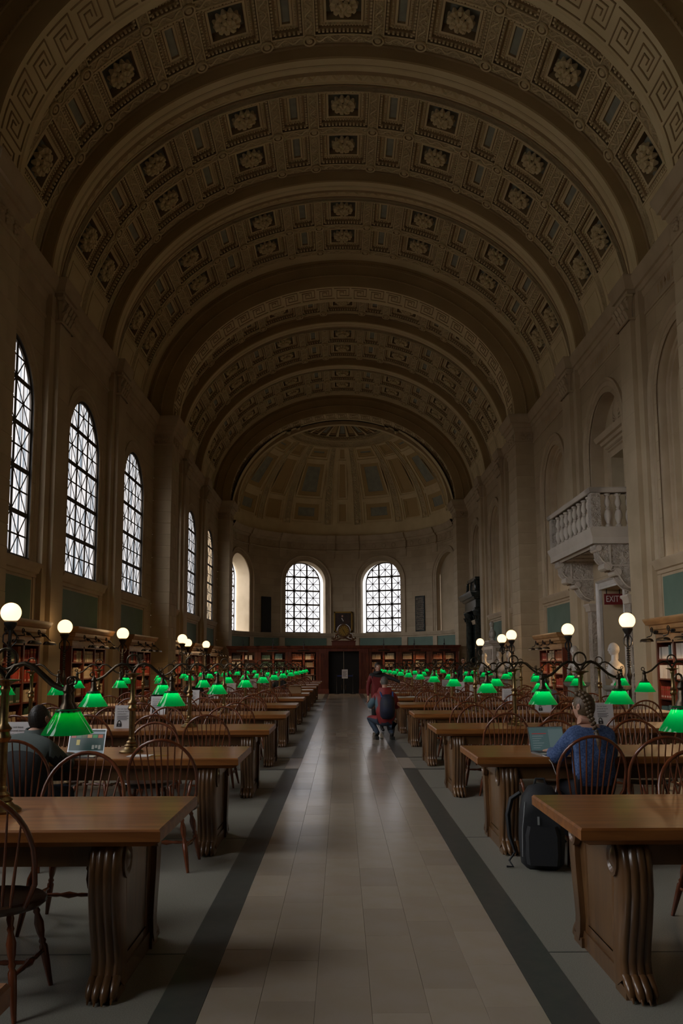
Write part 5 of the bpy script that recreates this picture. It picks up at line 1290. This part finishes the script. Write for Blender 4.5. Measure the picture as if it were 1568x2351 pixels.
def hand(mb, wrist, d, nrm, side, mt, curl=.5, s=1.0):
    """palm, four unequal fingers with knuckle bends and a thumb leaving the side of the palm"""
    d = Vector(d).normalized(); n = Vector(nrm); n = (n - d * n.dot(d)).normalized(); x = d.cross(n) * side; w = Vector(wrist)
    mb.rings([[tuple(w + d * a * s + x * (bx * wd) * s + n * (bn * th) * s) for bx, bn in ((-1, -.6), (-.6, -1), (.6, -1), (1, -.6), (1, .6), (.6, 1), (-.6, 1), (-1, .6))] for a, wd, th in ((-.015, .026, .018), (.02, .032, .017), (.055, .040, .015), (.085, .041, .012), (.092, .036, .008))], mt, True, (True, True))
    for i, L in enumerate((.072, .080, .075, .058)):
        b = w + (d * (.085 - .004 * abs(i - 1.3)) + x * (-.030 + .020 * i)) * s; p = [b - d * .01 * s]; a = 0
        for f in (.42, .33, .25): a -= curl * .75; v = d * cos(a) + n * sin(a) + x * .05 * (i - 1.5) * .6; b = b + v * L * f * s; p.append(b)
        mb.tube(p, [.0088 * s, .0085 * s, .0078 * s, .0062 * s], mt, 7)
    b = w + (d * .025 - x * .026) * s; p = [b]
    for v in ((d * .6 - x * .8), (d * .85 - x * .35 - n * .25), (d * .9 - n * .35)): b = b + v.normalized() * .028 * s; p.append(b)
    mb.tube(p, [.012 * s, .0105 * s, .0095 * s, .007 * s], mt, 7)

def figure(name, label, J, E, RAD, paint, loc, rotz, hd, hands=(), hairm=None, group=None):
    """one continuous skinned body; J joints, E bones, RAD radii, paint(bone) -> material"""
    me = bpy.data.meshes.new('tmp'); keys = list(J); me.from_pydata([J[k] for k in keys], [(keys.index(a), keys.index(b)) for a, b in E], []); o = link('tmp', me)
    o.modifiers.new('skin', 'SKIN').use_smooth_shade = True; sv = me.skin_vertices[0].data
    for i, k in enumerate(keys): r = RAD[k]; sv[i].radius = r if isinstance(r, tuple) else (r, r); sv[i].use_root = (k == 'pelvis')
    o.modifiers.new('sub', 'SUBSURF').levels = 2
    bpy.context.view_layer.update(); ev = bpy.data.meshes.new_from_object(o.evaluated_get(bpy.context.evaluated_depsgraph_get())); bpy.data.objects.remove(o)
    mb = MB(); V = [tuple(v.co) for v in ev.vertices]; mb.v = V; mb.uv = [(0, 0)] * len(V)
    segs = [(Vector(J[a]), Vector(J[b]), (a, b)) for a, b in E]
    for f in ev.polygons:
        c = f.center; best = None
        for a, b, nmn in segs:
            ab = b - a; t = max(0, min(1, (c - a).dot(ab) / max(ab.length_squared, 1e-9))); dd = (a + ab * t - c).length
            if best is None or dd < best[0]: best = (dd, nmn, t)
        mb.face(tuple(f.vertices), paint(best[1], best[2], c))
    q, R = head(mb, *hd)
    for h in hands: hand(mb, *h)
    root = thing('person', label, 'person', loc, rotz, group); body = mb.build('body', root, 80)
    q.v = [tuple(R @ Vector(p)) for p in q.v]; q.build('hair', root, 80)
    return root
SIT_E = [('pelvis', 'waist'), ('waist', 'chest'), ('chest', 'neck'), ('neck', 'skull')] + [x for s in 'LR' for x in (('chest', 'sh' + s), ('sh' + s, 'el' + s), ('el' + s, 'wr' + s), ('pelvis', 'hip' + s), ('hip' + s, 'kn' + s), ('kn' + s, 'an' + s), ('an' + s, 'to' + s))]
def rads(f=1.0, **kw):
    d = {'pelvis': (.17, .13), 'waist': (.155, .115), 'chest': (.17, .125), 'neck': .06, 'skull': .05}
    for s in 'LR': d.update({'sh' + s: .072, 'el' + s: .048, 'wr' + s: .030, 'hip' + s: .095, 'kn' + s: .064, 'an' + s: .042, 'to' + s: .036})
    d.update(kw); return {k: (v[0] * f, v[1] * f) if isinstance(v, tuple) else v * f for k, v in d.items()}
HAIRD = mat('hair_dark', (.020, .015, .012), .5, bump=(90, .5, .003)); HAIRB = mat('hair_light_brown', (.11, .064, .028), .5, noise=(60, (.065, .038, .017)), bump=(80, .6, .004)); HAIRG = mat('hair_grey', (.14, .13, .12), .6, noise=(60, (.07, .065, .06)), bump=(90, .5, .003))
JACK = mat('jacket_black', (.010, .011, .012), .8, bump=(30, .4, .006)); YOKE = mat('jacket_grey_green', (.085, .105, .10), .85, bump=(60, .4, .003)); JEANS = mat('jeans_blue', (.03, .05, .085), .8, noise=(30, (.02, .035, .06)))
CAMO = mat('camo_sleeve', (.07, .065, .035), .85, noise=(18, (.02, .025, .018))); SHOE = mat('shoe_black', (.012, .012, .012), .5)
KNIT = mat('blue_knit', (.028, .062, .165), .9, noise=(70, (.085, .135, .28), 2.0), bump=(120, 1.0, .008)); SKIRT = mat('skirt_dark', (.012, .012, .018), .85)
REDJ = mat('red_jacket', (.26, .018, .020), .6, noise=(8, (.19, .012, .014)), bump=(14, .5, .02)); REDD = mat('dark_red_coat', (.15, .008, .010), .7, bump=(18, .4, .01)); TEALJ = mat('grey_blue_sleeve', (.07, .13, .17), .7, bump=(16, .4, .01))
# seated man at the left, seen from behind
J = {'pelvis': (0, -.02, .53), 'waist': (0, -.03, .68), 'chest': (.0, .04, .86), 'neck': (.01, .13, .985), 'skull': (.015, .17, 1.05)}
for s, g in (('L', -1), ('R', 1)): J.update({'sh' + s: (g * .165, .07, .905), 'el' + s: (g * .27, .22, .73), 'wr' + s: (g * .13 + .03, .44, .815), 'hip' + s: (g * .10, .03, .52), 'kn' + s: (g * .17, .44, .53), 'an' + s: (g * .16, .40, .09), 'to' + s: (g * .17, .53, .04)})
def pm(b, t, c):
    if b[0] in ('neck',) : return YOKE if c.z < 1.02 else SKIN
    if b[0] in ('chest', 'shL', 'shR', 'waist') and c.z > .895 - abs(c.x) * .25 and b[0] != 'waist': return YOKE if b[0] != 'elL' else JACK
    if b[0] in ('elL', 'elR'): return CAMO
    if b[0][:3] in ('hip', 'knL', 'knR') or b[1][:2] in ('kn',): return JEANS
    if b[1][:2] == 'to': return SHOE
    return JACK
man = figure('person', 'seated man with cropped dark hair and black jacket with grey collar, using a laptop', J, SIT_E, rads(1.0, chest=(.20, .14), waist=(.185, .14), pelvis=(.19, .15), shL=.088, shR=.088, elL=.062, elR=.062, neck=.078), pm, (-2.62, 6.60, 0), radians(-8),
    ((.02, .20, 1.115), .118, radians(-16), radians(-14), SKIN, HAIRD, 'balding'), [((-.10, .44, .815), (.25, 1, -.15), (0, 0, 1), -1, SKIN, .45), ((.16, .44, .815), (-.2, 1, -.1), (0, 0, 1), 1, SKIN, .45)])
m = MB(); m.rings([[(.013 + .088 * cos(a * pi / 8) * f, .135 + .082 * sin(a * pi / 8) * f + (z - .98) * .3, z + .012 * sin(a * pi / 8)) for a in range(16)] for f, z in ((1.12, .955), (1.0, .99), (.94, 1.03), (.90, 1.05), (.80, 1.045))], YOKE, True); m.build('collar', man, 60)
# woman in blue knit at the right
J = {'pelvis': (0, -.02, .53), 'waist': (0, -.02, .70), 'chest': (.0, .03, .90), 'neck': (.0, .09, 1.035), 'skull': (-.01, .12, 1.10)}
for s, g in (('L', -1), ('R', 1)): J.update({'sh' + s: (g * .145, .05, .955), 'el' + s: (g * .245 - .03, .14, .76), 'wr' + s: (g * .12 - .10, .36, .815), 'hip' + s: (g * .09, .03, .52), 'kn' + s: (g * .12, .42, .53), 'an' + s: (g * .12, .38, .09), 'to' + s: (g * .13, .50, .04)})
def pw(b, t, c):
    if b == ('neck', 'skull') or (b == ('chest', 'neck') and c.z > 1.03): return SKIN
    if b[0] == 'pelvis' and b[1] != 'waist' or b[0][:3] == 'hip': return SKIRT
    if b[0][:2] == 'kn': return SKIRT
    if b[0][:2] == 'an': return SHOE
    return KNIT if c.z > .60 else SKIRT
wom = figure('person', 'young woman in a blue knitted sweater with braided light brown hair, typing on a laptop', J, SIT_E, rads(1.0, chest=(.185, .135), waist=(.175, .13), shL=.085, shR=.085, elL=.066, elR=.066, wrL=.040, wrR=.040, neck=.055), pw, (1.89, 6.80, 0), radians(4),
    ((-.015, .13, 1.185), .115, radians(38), radians(-12), SKIN, HAIRB, 'bun'), [((-.22, .36, .812), (-.15, 1, -.12), (0, 0, 1), -1, SKIN, .45), ((.02, .36, .812), (-.35, 1, -.1), (0, 0, 1), 1, SKIN, .45)])
m = MB(); P = [(-0.052, .11, 1.302), (-0.034, .082, 1.292), (-0.022, .062, 1.272), (-0.012, .048, 1.245), (-0.006, .040, 1.215), (-0.002, .034, 1.184), (0.000, .028, 1.152), (0.002, .018, 1.12), (0.003, -.004, 1.09), (0.004, -.035, 1.06), (0.005, -.060, 1.03), (0.005, -.082, 1.0)]     # plait down the back
for i, (x, y, z) in enumerate(P):
    for g in (-1, 1): m.ball((x + g * .014 * (1 - i / 20), y, z + g * .006), .027 * (1 - i / 26), HAIRB, 8, 5, 1, .8, .85)
m.tube([(.007, -.09, .99), (.010, -.118, .95), (.012, -.122, .90), (.012, -.115, .865)], [.016, .022, .018, .005], HAIRB, 8); m.build('plait', wom, 60)
m = MB(); m.ball((.007, -.090, .992), .017, HAIRD, 7, 5); m.build('hair_tie', wom, 60)
# crouching man with backpack
J = {'pelvis': (0.02, -.02, .40), 'waist': (.02, .02, .55), 'chest': (.02, .06, .80), 'neck': (.02, .09, .96), 'skull': (.02, .11, 1.04),
     'shL': (-.17, .06, .86), 'elL': (-.28, .16, .66), 'wrL': (-.22, .36, .66), 'shR': (.21, .06, .86), 'elR': (.30, .16, .64), 'wrR': (.22, .36, .68),
     'hipL': (-.09, .0, .37), 'knL': (-.28, .34, .42), 'anL': (-.14, .02, .12), 'toL': (-.16, .18, .04), 'hipR': (.12, .0, .36), 'knR': (.20, .38, .14), 'anR': (.14, -.06, .13), 'toR': (.14, -.02, .035)}
def pk(b, t, c):
    if b == ('neck', 'skull'): return SKIN
    if b[0] in ('shL', 'elL') and .62 < c.z < .84: return TEALJ
    if b[0][:3] == 'hip' or b[0][:2] == 'kn': return JEANS if c.z < .42 else REDJ
    if b[0][:2] == 'an': return SHOE
    if b[0] == 'pelvis' and c.z < .34: return JEANS
    return REDJ
km = figure('person', 'crouching man in red jacket and jeans with a dark blue backpack in the aisle', J, SIT_E, rads(1.0, chest=(.225, .16), waist=(.215, .17), pelvis=(.21, .17), shL=.095, shR=.095, elL=.07, elR=.07, neck=.085, anL=.05, anR=.05, hipL=.11, hipR=.11, knL=.08, knR=.08), pk, (AX_(.86, 17.4), 17.4, 0), radians(6),
    ((.02, .12, 1.165), .12, 0, radians(8), SKIN, HAIRG, 'short'), [((-.22, .36, .66), (.3, 1, 0), (0, 0, 1), -1, SKIN, .8), ((.22, .36, .68), (-.3, 1, 0), (0, 0, 1), 1, SKIN, .8)])
m = MB(); m.rings([[(.02 + .135 * cos(a * pi / 8) * f, .05 + .115 * sin(a * pi / 8) * f, z) for a in range(16)] for f, z in ((1.25, .90), (1.2, .97), (1.0, 1.03), (.88, 1.055), (.7, 1.04))], REDJ, True); m.build('hood', km, 60)
BPK = mat('backpack_navy', (.012, .018, .05), .7, noise=(6, (.006, .008, .012)), bump=(30, .4, .004)); m = MB()
m.rings([[(.04 + x * w, -.10 - (y + .5) * d, z) for x, y in ((-1, -.4), (-.9, .4), (-.5, .9), (.5, .9), (.9, .4), (1, -.4))] for w, d, z in ((.10, .06, .42), (.145, .13, .47), (.155, .17, .60), (.15, .16, .76), (.12, .12, .87), (.05, .05, .92))], BPK, True, (True, True)); bk = m.build('backpack', km, 60)
m = MB(); m.tube([(-.04, -.30, .74), (.04, -.315, .73), (.12, -.30, .74)], .006, mat('pale_trim', (.2, .25, .35), .5), 5); m.build('trim', bk)
for g in (-1, 1): m = MB(); m.tube([(.04 + g * .11, -.16, .85), (.04 + g * .13, -.04, .96), (.04 + g * .12, .12, .92), (.04 + g * .13, .16, .72)], .018, mat('strap_blue', (.02, .06, .20), .6), 6); m.build('strap', bk, 60)
m = MB()
for x, y in ((-.16, .07), (.14, -.08)): m.rings([[(x + sx * .045, y + sy * .13, z) for sx, sy in ((-.8, -1), (.8, -1), (1, 0), (.7, 1), (-.7, 1), (-1, 0))] for z in (.0, .03, .06)], SHOE, True, (True, True))
m.build('boots', km, 50, kind='stuff')
# standing woman beyond him
ST_E = SIT_E
J = {'pelvis': (0, 0, .86), 'waist': (0, -.01, 1.02), 'chest': (0, 0, 1.20), 'neck': (0, .02, 1.34), 'skull': (0, .03, 1.41), 'shL': (-.15, 0, 1.27), 'elL': (-.22, -.03, 1.02), 'wrL': (-.23, .04, .80), 'shR': (.15, 0, 1.27), 'elR': (.36, .06, 1.20), 'wrR': (.52, .12, 1.12)}
for s, g in (('L', -1), ('R', 1)): J.update({'hip' + s: (g * .08, 0, .82), 'kn' + s: (g * .09, .01, .45), 'an' + s: (g * .09, -.01, .08), 'to' + s: (g * .11, .12, .03)})
def ps(b, t, c):
    if b == ('neck', 'skull'): return SKIN
    if b[0] in ('shR', 'elR'): return JACK
    if b[0][:3] == 'hip' or b[0][:2] == 'kn': return JACK if c.z < .70 else REDD
    if b[0][:2] == 'an': return SHOE
    if b[0] == 'chest' and c.z > 1.24: return JACK
    return REDD
sw = figure('person', 'standing woman in dark red coat and black scarf, arm held out, facing us', J, ST_E, rads(1.0, pelvis=(.16, .13), chest=(.16, .12), hipL=.10, hipR=.10), ps, (AX_(.80, 19.3), 19.3, 0), radians(172),
    ((0, .04, 1.465), .112, radians(-6), radians(-4), SKIN, HAIRD, 'long'), [((-.23, .04, .80), (0, .2, -1), (1, 0, 0), -1, SKIN, .5), ((.52, .12, 1.12), (1, .2, -.2), (0, 0, 1), 1, SKIN, .3)])
sw.scale = (-1, 1, 1); sw.rotation_euler = (0, 0, radians(188))
m = MB(); m.tube([(.075 * cos(a * pi / 6), .02 + .075 * sin(a * pi / 6), 1.345 + .01 * sin(a)) for a in range(12)], .035, JACK, 7, True); m.build('scarf', sw, 60)
# others reading further back
def seated(label, x, y, rz, jm, hm, style='short', yaw=0, sc=1.0):
    J = {'pelvis': (0, -.02, .53), 'waist': (0, -.01, .70), 'chest': (0, .04, .92), 'neck': (0, .09, 1.06), 'skull': (0, .11, 1.12)}
    for s, g in (('L', -1), ('R', 1)): J.update({'sh' + s: (g * .16, .06, .98), 'el' + s: (g * .25, .18, .78), 'wr' + s: (g * .12, .40, .82), 'hip' + s: (g * .10, .03, .52), 'kn' + s: (g * .13, .43, .53), 'an' + s: (g * .13, .40, .09), 'to' + s: (g * .14, .52, .04)})
    return figure('person', label, J, SIT_E, rads(), lambda b, t, c: SKIN if b == ('neck', 'skull') else (JEANS if (b[0][:3] == 'hip' or b[0][:2] == 'kn') else (SHOE if b[0][:2] == 'an' else jm)), (AX_(x, y), y, 0), rz,
        ((0, .13, 1.20), .115, yaw, radians(-14), SKIN, hm, style), [((-.12, .40, .82), (.2, 1, 0), (0, 0, 1), -1, SKIN, .5), ((.12, .40, .82), (-.2, 1, 0), (0, 0, 1), 1, SKIN, .5)])
GREYS = mat('grey_shirt', (.10, .11, .13), .8)
seated('black-haired reader in a grey shirt seated with back to us at right', 3.80, TAB[(1, 4)][1] - .62, 0, GREYS, HAIRD)
seated('reader with dark cap and headphones bent over a left table', -3.62, TAB[(-1, 4)][1] + .66, pi, JACK, HAIRD)
seated('long-haired reader in black seated behind the one with headphones', -3.55, TAB[(-1, 5)][1] + .66, pi + .3, JACK, HAIRB, 'long')
seated('reader in black bent over papers far down the left row', -1.90, TAB[(-1, 7)][1] + .66, pi - .5, JACK, HAIRD)
J = {'pelvis': (0, 0, .92), 'waist': (0, -.01, 1.10), 'chest': (0, 0, 1.32), 'neck': (0, .02, 1.47), 'skull': (0, .04, 1.54)}
for s, g in (('L', -1), ('R', 1)): J.update({'sh' + s: (g * .17, 0, 1.40), 'el' + s: (g * .23, -.02, 1.12), 'wr' + s: (g * .20, .14, .92), 'hip' + s: (g * .09, 0, .88), 'kn' + s: (g * .10, .01, .48), 'an' + s: (g * .10, -.01, .08), 'to' + s: (g * .11, .12, .03)})
figure('person', 'black-haired man in dark coat standing before the black portal', J, ST_E, rads(), lambda b, t, c: SKIN if b == ('neck', 'skull') else JACK, (AX_(4.35, 29.9), 29.9, 0), radians(150), ((0, .06, 1.63), .118, 0, radians(-12), SKIN, HAIRD, 'short'), [((-.20, .14, .92), (0, .5, -1), (1, 0, 0), -1, SKIN, .5), ((.20, .14, .92), (0, .5, -1), (-1, 0, 0), 1, SKIN, .5)])

# ================================================================== MARBLE BUSTS
PED = mat('pedestal_marble', (.23, .23, .20), .4, noise=(5, (.13, .14, .12)))
def bust(label, x, y, z0, yaw, ped=True, sc=1.0):
    b = thing('marble_bust', label, 'bust', (x, y, z0), yaw); H = 1.15 if ped else 0
    if ped:
        m = MB(); m.ringprof(-.17, .17, -.17, .17, [(0, .05), (.12, .05), (.16, 0), (.98, -.02), (1.0, 0), (1.02, .03), (1.08, .05), (1.10, .05)], PED); m.build('pedestal', b, 30)
    m = MB(); z = 1.10 if ped else 0
    m.lathe([(.11, z), (.11, z + .03), (.07, z + .05), (.065, z + .09), (.10, z + .12)], WHTM, 16)
    for rows in ([(.10, .10, .12), (.20, .13, .17), (.265, .15, .25), (.27, .15, .33), (.23, .135, .40), (.13, .10, .45), (.065, .065, .49), (.055, .06, .55), (.055, .06, .60)],):
        m.rings([[(a * cos(t * pi / 12) * (1 + .025 * sin(t * 3.1 + h * 30)), bb * sin(t * pi / 12) + .02 * (h > .4), z + h) for t in range(24)] for a, bb, h in rows], WHTM, True, (True, True))
    for k in range(5): m.tube([(-.24 + .02 * k, .09 + .01 * k, z + .40 - .045 * k), (-.05, .15, z + .30 - .04 * k), (.15, .14, z + .26 - .03 * k), (.25, .06, z + .34 - .03 * k)], .016, WHTM, 5)
    q, R = head(m, (0, .03, z + .70), .135, radians(38), radians(2), WHTM, WHTM, 'marble'); m.build('bust', b, 70); q.v = [tuple(R @ Vector(p)) for p in q.v]; q.build('carved_hair', b, 70); return b
bust('largest white marble bust on a pedestal, in profile before the doorway', AX_(5.40, 16.5), 16.5, 0, radians(52))
bust('white marble bust on a pedestal beside the carved door pilaster', AX_(5.40, 19.3), 19.3, 0, radians(105))
bust('marble bust warmly lit from behind, right of a smaller pale bust', AX_(5.42, 27.0), 27.0, 0, radians(100))
bust('pale marble bust just left of the warmly lit one', AX_(5.40, 28.6), 28.6, 0, radians(110))
bust('small marble bust on a pedestal farthest off, left of the fireplace', AX_(5.40, 31.6), 31.6, 0, radians(110))
bust('bust with wreathed head standing on the white chimneypiece shelf', 6.42, 35.9, 2.5, radians(80), False)
bpy.context.view_layer.update()
